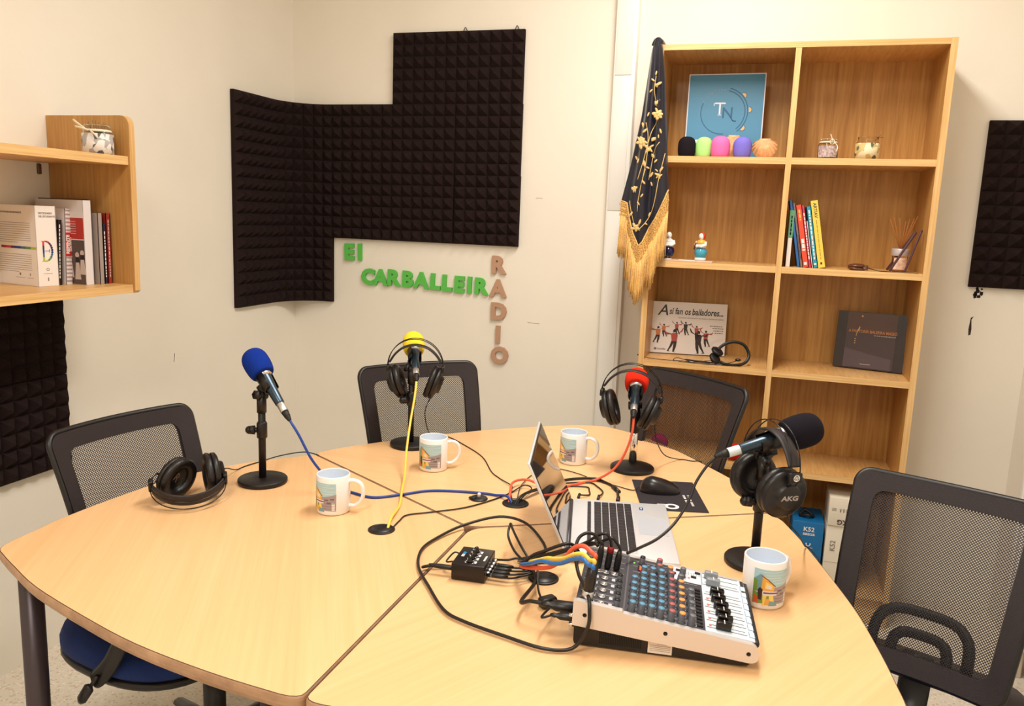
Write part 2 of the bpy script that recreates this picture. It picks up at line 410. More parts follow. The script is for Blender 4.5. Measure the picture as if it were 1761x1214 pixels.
# ------------------------------------------------------------------ wall letters
def letter(ch, x, z, size, m, label, group, rot=0, off=.006):
    off = off*.75+.0008
    b = MB(); b.text(ch, size, .006, M=T(x, -.0075, z) @ WALLX @ RZ(rot), off=off)
    tag(obj('wall_letter', b, m), label, 'letter', group)
gl = 'green letters on the wall'
letter('E', .294, 1.268, .098, GREEN, 'green foam letter E of the short upper word', gl, .02)
letter('l', .350, 1.270, .098, GREEN, 'green foam letter l right of the short upper word\'s E', gl, .02, .006)
pos = [(.393, 1.159), (.456, 1.159), (.520, 1.161), (.593, 1.159), (.661, 1.157), (.729, 1.155), (.786, 1.152), (.846, 1.150), (.896, 1.150), (.948, 1.148)]
nm = ['C, first letter of the long word', 'A between C and R', 'R between A and B', 'B in the middle of the long word', 'A just after the B', 'L, the first of the pair', 'L, the second of the pair', 'E after the double L', 'I before the last letter', 'R, last of the long word']
for ch, (x, z), n_ in zip('CARBALLEIR', pos, nm): letter(ch, x, z, .094, GREEN, 'green foam letter '+n_, gl, -.03, .006)
for ch, (x, z), n_ in zip('RADIO', [(1.026, 1.247), (1.030, 1.144), (1.036, 1.041), (1.037, .938), (1.048, .844)], ['R at the top of the column', 'A under the R', 'D in the middle of the column', 'I under the D', 'O at the foot of the column']):
    letter(ch, x, z, .098, BROWNL, 'light brown letter '+n_, 'brown letters in a column')

# ------------------------------------------------------------------ bookshelf
BX0, BXM, BX1, BD = 1.7086, 2.1951, 2.6914, .300
t = thing('bookshelf', 'tall oak bookshelf with two columns of open shelves against the back wall', 'bookshelf', (2.2, -.1, 0))
th = .0215; ZS = [2.09, 1.7062, 1.3195, .9367, .5626]
def bspart(n, c, d, mats, fm=None):
    b = MB(); b.box(c, d, 0, None, 0, fm=fm); return obj(n, b, mats, t, world=True)
for x in (BX0+th/2, BX1-th/2): bspart('side_panel', (x, -BD/2-.001, 1.05), (th, BD-.002, 2.10), [OAKV, OAKE], {2: 1})
bspart('top_panel', ((BX0+BX1)/2, -BD/2-.001, 2.0895), (BX1-BX0-2*th, BD-.004, .0195), [OAKH, OAKX], {2: 1})
bspart('divider', (BXM, -BD/2-.001, 1.04), (.0195, BD-.004, 2.078), [OAKV, OAKE], {2: 1})
bspart('back_panel', ((BX0+BX1)/2, -.004, 1.05), (BX1-BX0-.01, .005, 2.08), OAKB)
for z in ZS[1:]+[.1274]:
    for a, c in ((BX0+th, BXM-.01), (BXM+.01, BX1-th)):
        bspart('shelf', ((a+c)/2, -BD/2-.003, z-.0115), (c-a, BD-.008, .023), [OAKH, OAKX], {2: 1})
bspart('plinth', ((BX0+BX1)/2, -BD+.03, .052), (BX1-BX0-2*th, .018, .102), OAKX)

# wall shelf unit on the left wall
t = thing('wall_shelf', 'oak wall shelf with two boards and a rounded end panel on the left wall', 'shelf', (0, -1.379, 1.19))
r_ = .03; pl = [(.001, -.0015), (.304, -.0015), (.311, .006)]
pl += [(.311-r_+r_*cos(a), .525-r_+r_*sin(a)) for a in [k*pi/12 for k in range(7)]]+[(.001, .525)]
M_ = T(0, .022, 0) @ Matrix(((1, 0, 0, 0), (0, 0, -1, 0), (0, 1, 0, 0), (0, 0, 0, 1)))
b = MB(); b.prism(pl, 0, .022, 0, M_, mside=1); obj('end_panel', b, [OAKV, OAKE], t)
for z, dx in ((.394, .306), (.012, .306)):
    b = MB(); b.box((dx/2, -.53, z-.0005), (dx-.002, 1.058, .025), fm={5: 1}); obj('board', b, [OAKH, OAKY], t)
b = MB()
for z in (.412, .362): b.box((.004, -.012-.025, z), (.006, .014, .032), bev=.003)
obj('hanging_bracket', b, mat('bracket_brown', (96, 72, 52), .5), t)

# ------------------------------------------------------------------ meeting tables (three petals meeting at the centre)
CX, CY = 1.537, -1.705
def petal(tab):
    """outline in a frame whose +x is the bisector; straight sides at +-60 deg, bulging outer edge given as (degrees, radius)"""
    g = .0012; out = []
    outer = catmull([(r*cos(rad(a)), r*sin(rad(a)), 0) for a, r in tab], 4); out = [(p.x, p.y) for p in outer]
    d1 = Vector((cos(rad(60)), sin(rad(60)))); n1 = Vector((d1.y, -d1.x)); d2 = Vector((d1.x, -d1.y)); n2 = Vector((d2.y*-1, d2.x))
    ins = lambda d, n, q: Vector((d.x*q+n.x*g, d.y*q+n.y*g))
    def corner(a, c, b, n=5): return [tuple((1-q)**2*Vector(a)+2*q*(1-q)*Vector(c)+q*q*Vector(b)) for q in [i/n for i in range(n+1)]]
    r1, r2 = tab[-1][1], tab[0][1]
    out += corner(out[-1], ins(d1, n1, r1), ins(d1, n1, r1-.02), 4)[1:]
    out += corner(ins(d1, n1, .034), Vector((.004, 0)), ins(d2, n2, .034), 6)
    out += corner(ins(d2, n2, r2-.02), ins(d2, n2, r2), out[0], 4)[:-1]
    return out
PT = {210: [(-57.5, .728), (-52, .752), (-45, .790), (-36, .830), (-28, .862), (-18, .900), (-10.5, .940), (-6.5, .960), (-3, .984), (-.8, .990), (1.2, .972), (5, .935), (12, .879), (23, .806), (33.8, .763), (46.4, .732), (57, .724)],
      90: [(-58, .812), (-56, .820), (-44, .846), (-33.5, .888), (-23.6, .953), (-14, 1.028), (-8, 1.066), (-5, 1.068), (0, 1.03), (5.5, .972), (18, .868), (32.6, .785), (44.5, .753), (53.6, .741), (57.3, .735)],
      330: [(-57.5, .725), (-46, .735), (-33, .775), (-20, .84), (-8, .925), (-3, .972), (0, .99), (2, .984), (4.7, .964), (7.6, .937), (12.6, .897), (21.5, .843), (30.5, .803), (40.8, .780), (48.2, .777), (55.7, .783)]}
def offset(poly, d):
    n = len(poly); out = []
    for i in range(n):
        a = Vector(poly[i-1]); b_ = Vector(poly[i]); c = Vector(poly[(i+1) % n]); t1 = (b_-a); t2 = (c-b_)
        if t1.length < 1e-7: t1 = t2
        if t2.length < 1e-7: t2 = t1
        t_ = (t1.normalized()+t2.normalized()).normalized(); nn = Vector((-t_.y, t_.x)); out.append(tuple(b_+nn*d))
    return out
EDGED = mat('table_seam_line', (86, 58, 44), .6)
tabs = []
for ang, lab in ((210, 'light beech petal-shaped meeting table at the left, blue microphone on it'), (90, 'light beech petal-shaped meeting table at the back, yellow and red microphones on it'), (330, 'light beech petal-shaped meeting table nearest right, with the sound mixer')):
    PET = petal(PT[ang])
    t = thing('meeting_table', lab, 'table', (CX, CY, 0), rad(ang), 'three joined petal tables'); tabs.append(t)
    top = wood('beech_top_%d' % ang, (230, 182, 128), (245, 199, 148), 1, 95, 2.0, rough=.33, rings=.35, contrast=(.28, .70), spec=.45)
    b = MB(); b.prism(offset(PET, .0030), TZ-.004, TZ, 0); obj('tabletop', b, top, t)
    b = MB(); n = len(PET); lay = [(.0030, TZ), (.0015, TZ-.0006), (.0003, TZ-.003), (-.0005, TZ-.008), (0, TZ-.016), (.003, TZ-.024), (.012, TZ-.028)]
    # rim: a dark lipping line, then the bullnose
    rings = [[(x, y, z) for x, y in offset(PET, d)] for d, z in lay]
    for k in range(len(rings)-1):
        b.add(rings[k]+rings[k+1], [(i, n+i, n+(i+1) % n, (i+1) % n) for i in range(n)], 1 if k < 1 else 0, k > 0)
    b.add(rings[-1], [tuple(reversed(range(n)))])
    obj('edge_rim', b, [BEECHE, EDGED], t)
    for (lx, ly) in ((.93, 0), (.66*cos(rad(52)), .66*sin(rad(52))), (.66*cos(rad(52)), -.66*sin(rad(52)))):
        b = MB(); b.lathe([(.020, 0), (.023, .02), (.023, TZ-.029)], 20, M=T(lx, ly, 0)); b.lathe([(.03, 0), (.03, .006)], 20, M=T(lx, ly, TZ-.034)); lo = obj('leg', b, LEGM, t)
    b = MB()
    for sgn in (1, -1):
        e = (.66*cos(rad(52)), .66*sin(rad(52))*sgn); b.tube([(.90, .01*sgn, TZ-.05), (e[0]+.02, e[1]-.01*sgn, TZ-.05)], .013, 8)
    b.tube([(.42, -.48, TZ-.05), (.42, .48, TZ-.05)], .013, 8)
    obj('under_frame', b, LEGM, t)
def grommet(par, x, y, R=.031, label=None, op=True, rot=0):
    b = MB(); M = T(x, y, TZ+.0002) @ RZ(rot)
    b.lathe([(R, 0), (R, .002), (R-.002, .0032), (R*.80, .0032), (R*.78, .0010)], 32, 0, M=M)
    b.lathe([(0.0001, .0012), (R*.79, .0012)], 32, 0 if not op else 1, M=M)
    if not op:
        b.lathe([(.0001, .0034), (R*.76, .0034), (R*.80, .001)], 32, 0, M=M)
        b.lathe([(.0001, .0037), (.008, .0037)], 16, 1, M=M @ T(R*.52, R*.3, 0))
    return obj('cable_grommet', b, [BLK, mat('grommet_hole', (6, 4, 5), .9)], par, world=True, label=label)
grommet(tabs[0], 1.354, -1.794, .031, 'black cable grommet with its cap in', op=False, rot=.4)
grommet(tabs[1], 1.589, -1.510, .034, 'open black cable grommet full of cables')
grommet(tabs[2], 1.768, -1.899, .031, 'black cable grommet under the cable bundle', op=False)
t = thing('grommet_cap', 'loose black round cable grommet cap lying on the back table', 'grommet cap', (1.491, -1.514, TZ))
b = MB(); b.lathe([(.0001, 0), (.023, 0), (.0235, .002), (.022, .004), (.0001, .0045)], 28); b.box((-.014, -.012, .0055), (.016, .01, .004), bev=.001); obj('cap', b, BLK, t)
b = MB(); b.lathe([(.0045, 0), (.0045, .009), (.003, .011), (.0001, .011)], 12, M=T(.0, .003, .0045)); obj('white_stub', b, WHITE, t)

# ------------------------------------------------------------------ mesh office chairs
def backpt(s, t_):                      # s -.5...5, t 0..1
    wd = .352+.066*t_**.8
    return Vector((-.225-.118*t_+.016*sin(pi*t_)+.030*(2*s)**2, -s*wd, .515+.43*t_))
def loop(ins, n=10, rc=.075):
    """rounded rectangle in (s,t) space, inset 'ins' metres"""
    a, c = .5-ins/.40, .5-ins/.43; out = []; r1 = max(rc-ins/.42*.6, .03)
    for cx_, cy_, a0 in ((a-r1, c-r1, 0), (-a+r1, c-r1, 90), (-a+r1, -c+r1, 180), (a-r1, -c+r1, 270)):
        for k in range(n+1):
            q = rad(a0+90*k/n); out.append((cx_+r1*cos(q), cy_+.5+r1*sin(q)))
    # densify straight runs
    res = []
    for i in range(len(out)):
        p, q = out[i], out[(i+1) % len(out)]; d = math.hypot(q[0]-p[0], q[1]-p[1]); m = max(1, int(d/.06))
        for k in range(m): res.append((p[0]+(q[0]-p[0])*k/m, p[1]+(q[1]-p[1])*k/m))
    return res
def make_chair(label):
    t = thing('office_chair', label, 'chair', group='mesh-back office chairs')
    def pt(s_, t_, off): 
        p = backpt(s_, t_); return (p.x+off, p.y, p.z)
    b = MB(); lo_ = loop(0); cnt = len(lo_)
    # inner loop by scaling each point about the centre in metric terms
    inn = []
    for (s_, t_) in lo_:
        x, z = s_*.40, (t_-.5)*.43; k = .042
        hx, hz = .2-k, .215-k; inn.append((x*hx/.2/.40, z*hz/.215/.43+.5))
    for off, flip in ((.011, 0), (-.011, 1)):
        vs = [pt(a, c, off) for a, c in lo_]+[pt(a, c, off*.6) for a, c in inn]
        fs = [(i, (i+1) % cnt, cnt+(i+1) % cnt, cnt+i) for i in range(cnt)]
        b.add(vs, [f[::-1] for f in fs] if flip else fs, 0, True)
    b.add([pt(a, c, .0066) for a, c in inn]+[pt(a, c, -.0066) for a, c in inn], [(i, (i+1) % cnt, cnt+(i+1) % cnt, cnt+i) for i in range(cnt)], 0, True)
    b.tube([backpt(a, c) for a, c in lo_], .0085, 8, 1, closed=True)
    fr = obj('back_frame', b, [BORD, BLK], t)
    hx, hz = (.2-.040)/.40, (.215-.040)/.43
    b = MB(); b.grid(lambda u, v: pt((u-.5)*2*hx, .5+(v-.5)*2*hz, 0), 20, 20, uvfn=lambda u, v: (u*.31, v*.338)); obj('mesh_panel', b, NET, t)
    # lumbar support: two nested arches behind the net
    b = MB()
    def arch(hw, top, bw):
        P = []
        for k in range(25):
            q = pi*k/24; c_, s_ = cos(q), sin(q)
            xx = hw*math.copysign(abs(c_)**.55, c_); zz = top*abs(s_)**.55
            p = backpt(-xx/.38, .05+zz/.43); P.append((p.x-.016, p.y, p.z))
        b.tube(P, bw, 8, flat=(.35, 1), up=(1, 0, 0))
    arch(.105, .115, .0125); arch(.062, .066, .0125)
    b.tube([(lambda p: (p.x-.022, p.y, p.z))(backpt(s_/10, .045)) for s_ in range(-4, 5)], .022, 8, flat=(.5, 1), up=(1, 0, 0))
    obj('lumbar_support', b, BLK, t)
    b = MB(); P = [(-.248, 0, .56), (-.262, 0, .50), (-.245, 0, .43), (-.17, 0, .385), (-.05, 0, .385)]
    b.tube(P, .034, 8, sub=6, flat=(.35, 1), up=(1, 0, .3)); obj('back_bracket', b, BLK, t)
    def sq(a, rx, ry, p_=.72): c_, s_ = cos(a), sin(a); return (-.012+rx*math.copysign(abs(c_)**p_, c_), ry*math.copysign(abs(s_)**p_, s_))
    def cushion(prof, mi=0):
        b = MB(); n = 40; vs = []
        for (k, z) in prof: vs += [(*sq(2*pi*i/n, .215*k, .232*k), z-.012*max(0, cos(2*pi*i/n))**2) for i in range(n)]
        fs = [(j*n+i, j*n+(i+1) % n, (j+1)*n+(i+1) % n, (j+1)*n+i) for j in range(len(prof)-1) for i in range(n)]
        fs += [tuple(reversed(range(n))), tuple(range((len(prof)-1)*n, len(prof)*n))]
        return b.add(vs, fs, mi, True)
    obj('seat_shell', cushion([(.80, .395), (.97, .405), (1.0, .418), (.985, .424)]), BLK, t)
    obj('seat', cushion([(.96, .4245), (1.0, .436), (1.0, .455), (.965, .474), (.85, .485), (.5, .488), (.1, .486)]), BLUEF, t)
    b = MB(); b.box((0, 0, .375), (.20, .13, .045), bev=.008); obj('tilt_mechanism', b, BLK, t)
    b = MB(); b.lathe([(.028, .10), (.028, .26), (.020, .262)], 20); b.lathe([(.014, .26), (.014, .355)], 16); obj('gas_lift', b, BLK, t)
    b = MB(); b.lathe([(.045, .065), (.05, .08), (.045, .115), (.03, .12)], 20)
    for k in range(5):
        a = 2*pi*k/5+.3; b.tube([(.03*cos(a), .03*sin(a), .098), (.15*cos(a), .15*sin(a), .09), (.25*cos(a), .25*sin(a), .068)], [.024, .022, .016], 8, flat=(.7, 1), up=(0, 0, 1))
    bs = obj('star_base', b, BLK, t)
    for k in range(5):
        a = 2*pi*k/5+.3; M = T(.245*cos(a), .245*sin(a), .027) @ RZ(a+.6); b = MB()
        for s_ in (-1, 1): b.lathe([(.0001, -.008), (.024, -.008), (.027, 0), (.024, .008), (.0001, .008)], 18, M=M @ T(0, s_*.014, 0) @ RX(pi/2))
        b.cyl((0, 0, 0), (0, 0, .042), .006, 8, M=M); obj('caster', b, BLK, bs)
    return t
proto = make_chair('black mesh-back chair with blue seat tucked in at the left table')
def place(t, top, a, seatdz, star=0, extra=0):
    """put the chair so that the middle of its back's top edge is at 'top'"""
    a = rad(a); q = RY(rad(-extra)); piv = Vector((-.235, 0, .50))
    tp = piv+q @ (Vector(backpt(0, 1))-piv); dz = top[2]-tp.z
    t.location = (top[0]-tp.x*cos(a), top[1]-tp.x*sin(a), 0); t.rotation_euler = (0, 0, a)
    for c in kids(t):
        n = c.name.split('.')[0]
        if n in ('back_frame', 'mesh_panel', 'lumbar_support', 'back_bracket'): c.matrix_basis = T(0, 0, dz) @ T(*piv) @ q @ T(*(-piv))
        elif n in ('seat_shell', 'seat', 'tilt_mechanism', 'lever'): c.location.z = seatdz
        elif n == 'star_base': c.rotation_euler = (0, 0, star)
c2 = copy_thing(proto, 'black mesh-back chair behind the yellow microphone, against the corner')
c3 = copy_thing(proto, 'black mesh-back chair in front of the bookshelf, behind the red microphone')
c4 = copy_thing(proto, 'black mesh-back chair at the right, nearest the camera')
place(proto, (.539, -1.719, .90), -10.4, -.02)
for c in kids(proto):
    if c.name.split('.')[0] in ('seat_shell', 'seat'): c.location = (-.035, -.08, .0)
place(c2, (1.045, -.925, .958), -43.5, .005, .25)
place(c3, (1.988, -.790, .976), 231.3, .015, 1.0)
place(c4, (2.618, -1.320, .868), -112.8, -.10, 0, 11)
b = MB(); n = 28; vs = []
for k, z in ((.96, .452), (1, .458), (1, .474), (.95, .481)): vs += [(-.285+.05*k*math.copysign(abs(cos(2*pi*i/n))**.8, cos(2*pi*i/n)), .215*k*math.copysign(abs(sin(2*pi*i/n))**.6, sin(2*pi*i/n)), z) for i in range(n)]
b.add(vs, [(j_*n+i, j_*n+(i+1) % n, (j_+1)*n+(i+1) % n, (j_+1)*n+i) for j_ in range(3) for i in range(n)]+[tuple(reversed(range(n))), tuple(range(3*n, 4*n))], 0, True)
obj('rear_plate', b, mat('plate_dark', (46, 36, 38), .4), c4)
# curved side bracket and tilt lever of the left chair, seen under the table edge
b = MB(); b.tube([(.905, -2.085, .560), (.885, -2.10, .515), (.858, -2.10, .470), (.825, -2.10, .432), (.812, -2.10, .424)], .020, 8, sub=5, flat=(.35, 1), up=(0, 1, 0)); obj('side_bracket', b, BLK, proto, world=True)
b = MB(); b.tube([(.836, -2.112, .446), (.820, -2.118, .420)], .0045, 8); b.lathe([(.007, 0), (.0125, .008), (.012, .045), (.006, .056)], 12, M=T(.820, -2.118, .422) @ frame_from((-.035, 0, -.052)), sy=.6); obj('height_lever', b, BLK, proto, world=True)
# ------------------------------------------------------------------ microphones
def windscreen(b, z0, L, R, mi=0, M=None, open_=.45):
    prof = [(.0001, z0+.006), (R*open_, z0+.001), (R*.80, z0)]
    for q, r in ((.04, .865), (.12, .925), (.25, .975), (.40, 1.0), (.55, .995)): prof.append((R*r, z0+L*q))
    for k in range(1, 13):
        a = pi/2*k/12; prof.append((max(R*.992*abs(cos(a))**.72, .0001), z0+L*(.55+.45*sin(a)**.95)))
    b.lathe(prof, 32, mi, True, M); return b
FOAMB = lambda n, c: mat(n, c, .95, bump=.25, bscale=900, noise=.06, nscale=300, spec=.15)
MICB = mat('mic_body_blue_grey', (58, 72, 84), .28, metal=.75)
def microphone(tail, head, foamc, foamn, label, R=.035, FL=.081, collar=SILV, tape=None, name='microphone'):
    tail = Vector(tail); head = Vector(head); d = head-tail; L = .198
    M = T(*tail) @ frame_from(d, (0, 0, 1)) @ T(0, 0, d.length-L)
    t = thing(name, label, 'microphone', M=M)
    obj('body', MB().lathe([(.0112, .056), (.0118, .058), (.0135, .10), (.0175, .150), (.0195, .160), (.0195, .172)], 28), MICB, t)
    obj('collar', MB().lathe([(.0200, .146), (.0212, .148), (.0212, .158), (.02, .160)], 28), collar, t)
    obj('foam_windscreen', windscreen(MB(), .155, FL, R), FOAMB(foamn, foamc), t)
    b = MB(); b.lathe([(.0098, .030), (.0102, .031), (.0102, .056), (.0096, .058)], 24); obj('plug_shell', b, tape or SILV, t)
    b = MB(); b.lathe([(.0032, 0), (.0048, .002), (.0062, .010), (.0088, .022), (.0096, .031)], 20)
    for k in range(4): b.lathe([(.0046+.0009*k, .003+.004*k), (.0058+.0009*k, .0045+.004*k), (.0046+.0009*k, .006+.004*k)], 16)
    obj('cable_boot', b, RUB, t)
    return t, M
def stand(base, top, micM, clipz, label, chrome=False, joints=True, knobdir=(-1, 0, 0), domed=False):
    """round weighted base, pole, swivel and the clip that holds the microphone"""
    bx, by = base; t = thing('microphone_stand', label, 'microphone stand', (bx, by, TZ), group='table microphone stands')
    R = .064
    prof = [(R-.002, 0), (R, .003), (R, .010), (R-.002, .0125), (.014, .014)] if not domed else [(R, 0), (R, .008), (R-.003, .011), (.03, .018), (.012, .022)]
    obj('base', MB().lathe(prof, 48), BLKM, t)
    clip = micM @ Vector((0, 0, clipz)); ax = (micM.to_3x3() @ Vector((0, 0, 1))).normalized()
    hz = top
    if chrome:
        obj('pole', MB().lathe([(.0115, .016), (.0115, hz-TZ-.05)], 20), CHROME, t, label='chrome pole')
        b = MB(); b.lathe([(.0135, hz-TZ-.080), (.0145, hz-TZ-.077), (.0145, hz-TZ-.02), (.010, hz-TZ)], 20); obj('clutch', b, BLKM, t)
    else:
        obj('pole', MB().lathe([(.0095, .012), (.0095, hz-TZ)], 20), BLKM, t)
        b = MB(); b.lathe([(.011, hz-TZ-.115), (.0135, hz-TZ-.112), (.0135, hz-TZ-.075), (.011, hz-TZ-.07)], 20)
        obj('clutch', b, BLK, t); b = MB(); b.lathe([(.0125, hz-TZ-.045), (.0125, hz-TZ+.002)], 16); obj('upper_sleeve', b, BLK, t)
        b = MB(); kd = Vector(knobdir).normalized(); p = Vector((0, 0, hz-TZ-.093)); b.cyl(p+kd*.010, p+kd*.020, .007, 12); b.cyl(p+kd*.018, p+kd*.032, .012, 14, r2=.011)
        b.sph(tuple(p+kd*.032), .011, 12); obj('knob', b, BLK, t)
        b = MB(); b.cyl((0, 0, hz-TZ-.05), (0, 0, hz-TZ-.046), .0001, 8)
        b.box((0, 0, 0), (.0018, .013, .040), M=T(0.008, -.006, .105) @ RZ(-.4)); 
    # swivel + clip in world space
    b = MB(); pt = Vector((bx, by, hz)); perp = (pt-clip); perp = perp-ax*perp.dot(ax)
    if perp.length < 1e-4: perp = Vector((0, 0, -1))
    perp.normalize(); foot = clip+perp*.030
    b.tube([pt+Vector((0, 0, -.012)), pt, foot], [.010, .010, .008], 10); b.sph(tuple(pt), .0125, 12)
    side = ax.cross(perp).normalized()
    b.cyl(pt-side*.017, pt+side*.017, .009, 12); b.cyl(pt+side*.014, pt+side*.022, .013, 6)
    obj('swivel', b, BLK, t, world=True)
    b = MB(); F = T(*(clip-ax*.022)) @ frame_from(ax, perp)   # local x points to the stand
    r0 = .0165
    prof = [(r0+.0005, 0), (r0+.004, 0), (r0+.006, .046), (r0+.003, .046)]
    b.lathe(prof, 26, 0, True, F, a0=rad(-125), a1=rad(125)); b.lathe([(r0, .0), (r0+.002, .046)], 26, 0, True, F, a0=rad(-125), a1=rad(125))
    b.box((r0+.010, 0, .022), (.016, .014, .024), M=F, bev=.002)
    obj('microphone_clip', b, BLK, t, world=True)
    return t
m1, M1 = microphone((1.022, -1.65, .931), (.886, -1.592, 1.058), (16, 48, 140), 'blue_windscreen_foam', 'microphone with blue foam windscreen on the left table stand', collar=CHROME)
m2, M2 = microphone((1.172, -1.20, .973), (1.096, -1.055, 1.053), (250, 216, 56), 'yellow_windscreen_foam', 'microphone with yellow foam windscreen on the back table')
m3, M3 = microphone((1.832, -1.215, .936), (1.812, -1.045, 1.000), (222, 44, 22), 'red_windscreen_foam', 'microphone with red foam windscreen in front of the bookshelf')
m4, M4 = microphone((2.088, -1.70, .987), (2.249, -1.63, 1.041), (26, 22, 30), 'dark_windscreen_foam', 'microphone with black foam windscreen on the right table, grey body and white taped plug', R=.0365, FL=.083, tape=mat('taped_plug', (214, 224, 230), .35))
def on_axis(M, z): return M @ Vector((0, 0, z))
q = on_axis(M1, .13); stand((.919, -1.619), .978, M1, .128, 'black microphone stand under the blue microphone', knobdir=(-.9, -.4, 0))
stand((1.131, -1.143), .985, M2, .128, 'black microphone stand under the yellow microphone', knobdir=(-.5, -.8, 0))
stand((1.822, -1.098), .935, M3, .128, 'microphone stand with chrome pole and domed base under the red microphone', chrome=True, domed=True)
stand((2.175, -1.655), .975, M4, .122, 'black microphone stand under the black microphone, behind the nearest mug', knobdir=(-.95, -.3, 0))

# ------------------------------------------------------------------ headphones
def headphones(label, M, cable=None, cups=((-.052, -20), (.052, 20)), logo=False, rletter=False, hang=.135, spread=.086):
    """band top at the origin, band in the XZ plane, cups hanging at z=-hang"""
    t = thing('headphones', label, 'headphones', M=M, group='black studio headphones')
    for sy in (-.010, .010):
        P = [(spread*sin(a), sy, -.088+.088*cos(a)) for a in [rad(-90+k*7.5) for k in range(25)]]
        P = [(P[0][0]*.80, sy, -.128)]+[(P[0][0]*.97, sy, -.105)]+P+[(P[-1][0]*.97, sy, -.105), (P[-1][0]*.80, sy, -.128)]
        obj('wire_band', MB().tube(P, .0014, 6), BLKG, t)
    P = [(x/1000, 0, z/1000) for x, z in ((-80, -74), (-62, -48), (-36, -28), (0, -20), (36, -28), (62, -48), (80, -74))]
    obj('head_strap', MB().tube(P, [.0155]*40, 10, sub=6, flat=(.22, 1), up=(0, 0, 1)), mat('strap_leatherette', (32, 25, 28), .5), t)
    for sx in (-1, 1):
        b = MB(); b.box((sx*spread*.985, 0, -.094), (.011, .030, .020), bev=.003); sl = obj('slider', b, BLK, t)
        if logo and sx == logo:
            b = MB(); F = T(sx*(spread*.985+.0062), 0, -.094) @ RZ(pi/2 if sx > 0 else -pi/2) @ RX(pi/2)
            b.lathe([(.0058, 0), (.0072, 0)], 20, M=F @ T(0, 0, .0003)); 
            for k in range(3): b.lathe([(.0016, 0), (.0030, 0)], 6, M=F @ T(.0028*cos(k*2.094+.5), .0028*sin(k*2.094+.5), .0004))
            obj('logo', b, WHITE, sl)
    for (cx_, tilt), sx in zip(cups, (-1, 1)):
        # local z of the cup points inwards (to the pad)
        F = T(cx_+sx*.010, 0, -hang-.004) @ RY(rad(tilt)) @ RY(-sx*pi/2) @ SC(1.13, 1.13, 1.05)
        cup = obj('ear_cup', MB().lathe([(.0001, -.020), (.022, -.020), (.024, -.018), (.026, -.010), (.040, -.008), (.0455, -.004), (.046, .003), (.044, .006)], 36, M=F), BLK, t)
        b = MB(); b.lathe([(.040, .005), (.046, .009), (.0475, .015), (.044, .022), (.036, .0235), (.028, .020), (.025, .012), (.025, .008), (.0001, .007)], 36, M=F); obj('ear_pad', b, LEATH, cup)
        if rletter and sx == rletter:
            obj('side_letter', MB().text('R', .026, .0002, M=F @ T(0, 0, .0078) @ RZ(rad(-62)), off=.0003), mat('pad_print', (120, 104, 92), .6), cup)
        b = MB(); b.tube([(cx_+sx*.026, -.010, -hang+.006), (sx*spread*.80, -.010, -.124)], .003, 6); b.tube([(cx_+sx*.026, .010, -hang+.006), (sx*spread*.80, .010, -.124)], .003, 6); obj('yoke', b, BLK, t)
        if logo and sx == logo:
            G = F @ T(0, 0, -.0202) @ RY(pi)
            obj('logo', MB().text('AKG', .0125, .0003, M=G @ RZ(pi/2), off=.0004, sx=1.35), mat('logo_print', (170, 160, 158), .5), cup)
    if cable:
        cp = catmull(cable, 6)
        for p in cp:
            if .7385 < p.z < z4: p.z = z4
        obj('cord', MB().tube(cp, .0016, 6), RUB, t, world=True)
    return t
z4 = TZ+.0022
yaw_r = math.atan2(.29764605, .95393713)
def HM(origin, xdir, updir):
    z = Vector(updir).normalized(); x = Vector(xdir); x = (x-z*x.dot(z)).normalized(); y = z.cross(x)
    m = Matrix.Identity(4)
    for i in range(3): m[i][0] = x[i]; m[i][1] = y[i]; m[i][2] = z[i]
    m.translation = origin; return m
# lying on the left table
headphones('black headphones lying on the left table, ear cups up, R inside one pad', HM((.893, -1.874, .7605), (.80, .60, 0), (.62, -.74, -.33)),
           [(.868, -1.722, .80), (.84, -1.66, .782), (.80, -1.56, z4), (.815, -1.47, z4), (.835, -1.40, z4), (.875, -1.345, z4), (.93, -1.355, z4)], cups=((-.022, -48), (.052, 8)), rletter=-1, hang=.115)
# hung on the yellow and red microphones
headphones('black headphones hung over the yellow microphone', HM((1.136, -1.128, 1.080), (.95, .31, .0), (0, -.02, 1)),
           [(1.196, -1.142, .905), (1.185, -1.16, .86), (1.18, -1.12, .79), (1.16, -1.02, z4), (1.202, -1.007, z4), (1.29, -1.078, z4), (1.381, -1.172, z4), (1.451, -1.294, z4), (1.493, -1.343, z4), (1.545, -1.40, z4+.004), (1.56, -1.46, z4+.008), (1.583, -1.515, z4+.002)])
headphones('black headphones hung over the red microphone', HM((1.815, -1.125, 1.062), (.995, .06, 0.02), (.05, -.02, 1)),
           [(1.878, -1.10, .90), (1.885, -1.09, .84), (1.905, -1.02, .775), (1.945, -.945, z4), (1.982, -.945, z4), (2.012, -.938, .737), (2.017, -.934, .66)])
headphones('black headphones hung sideways over the black microphone, outer cup to the camera', HM((2.190, -1.672, 1.066), (.56, -.82, 0), (.03, .0, 1)),
           [(2.228, -1.725, .886), (2.238, -1.72, .862), (2.257, -1.70, .835), (2.285, -1.524, z4+.002), (2.310, -1.575, .74), (2.335, -1.60, .68), (2.36, -1.60, .50)], logo=1, cups=((-.048, -6), (.048, 6)))

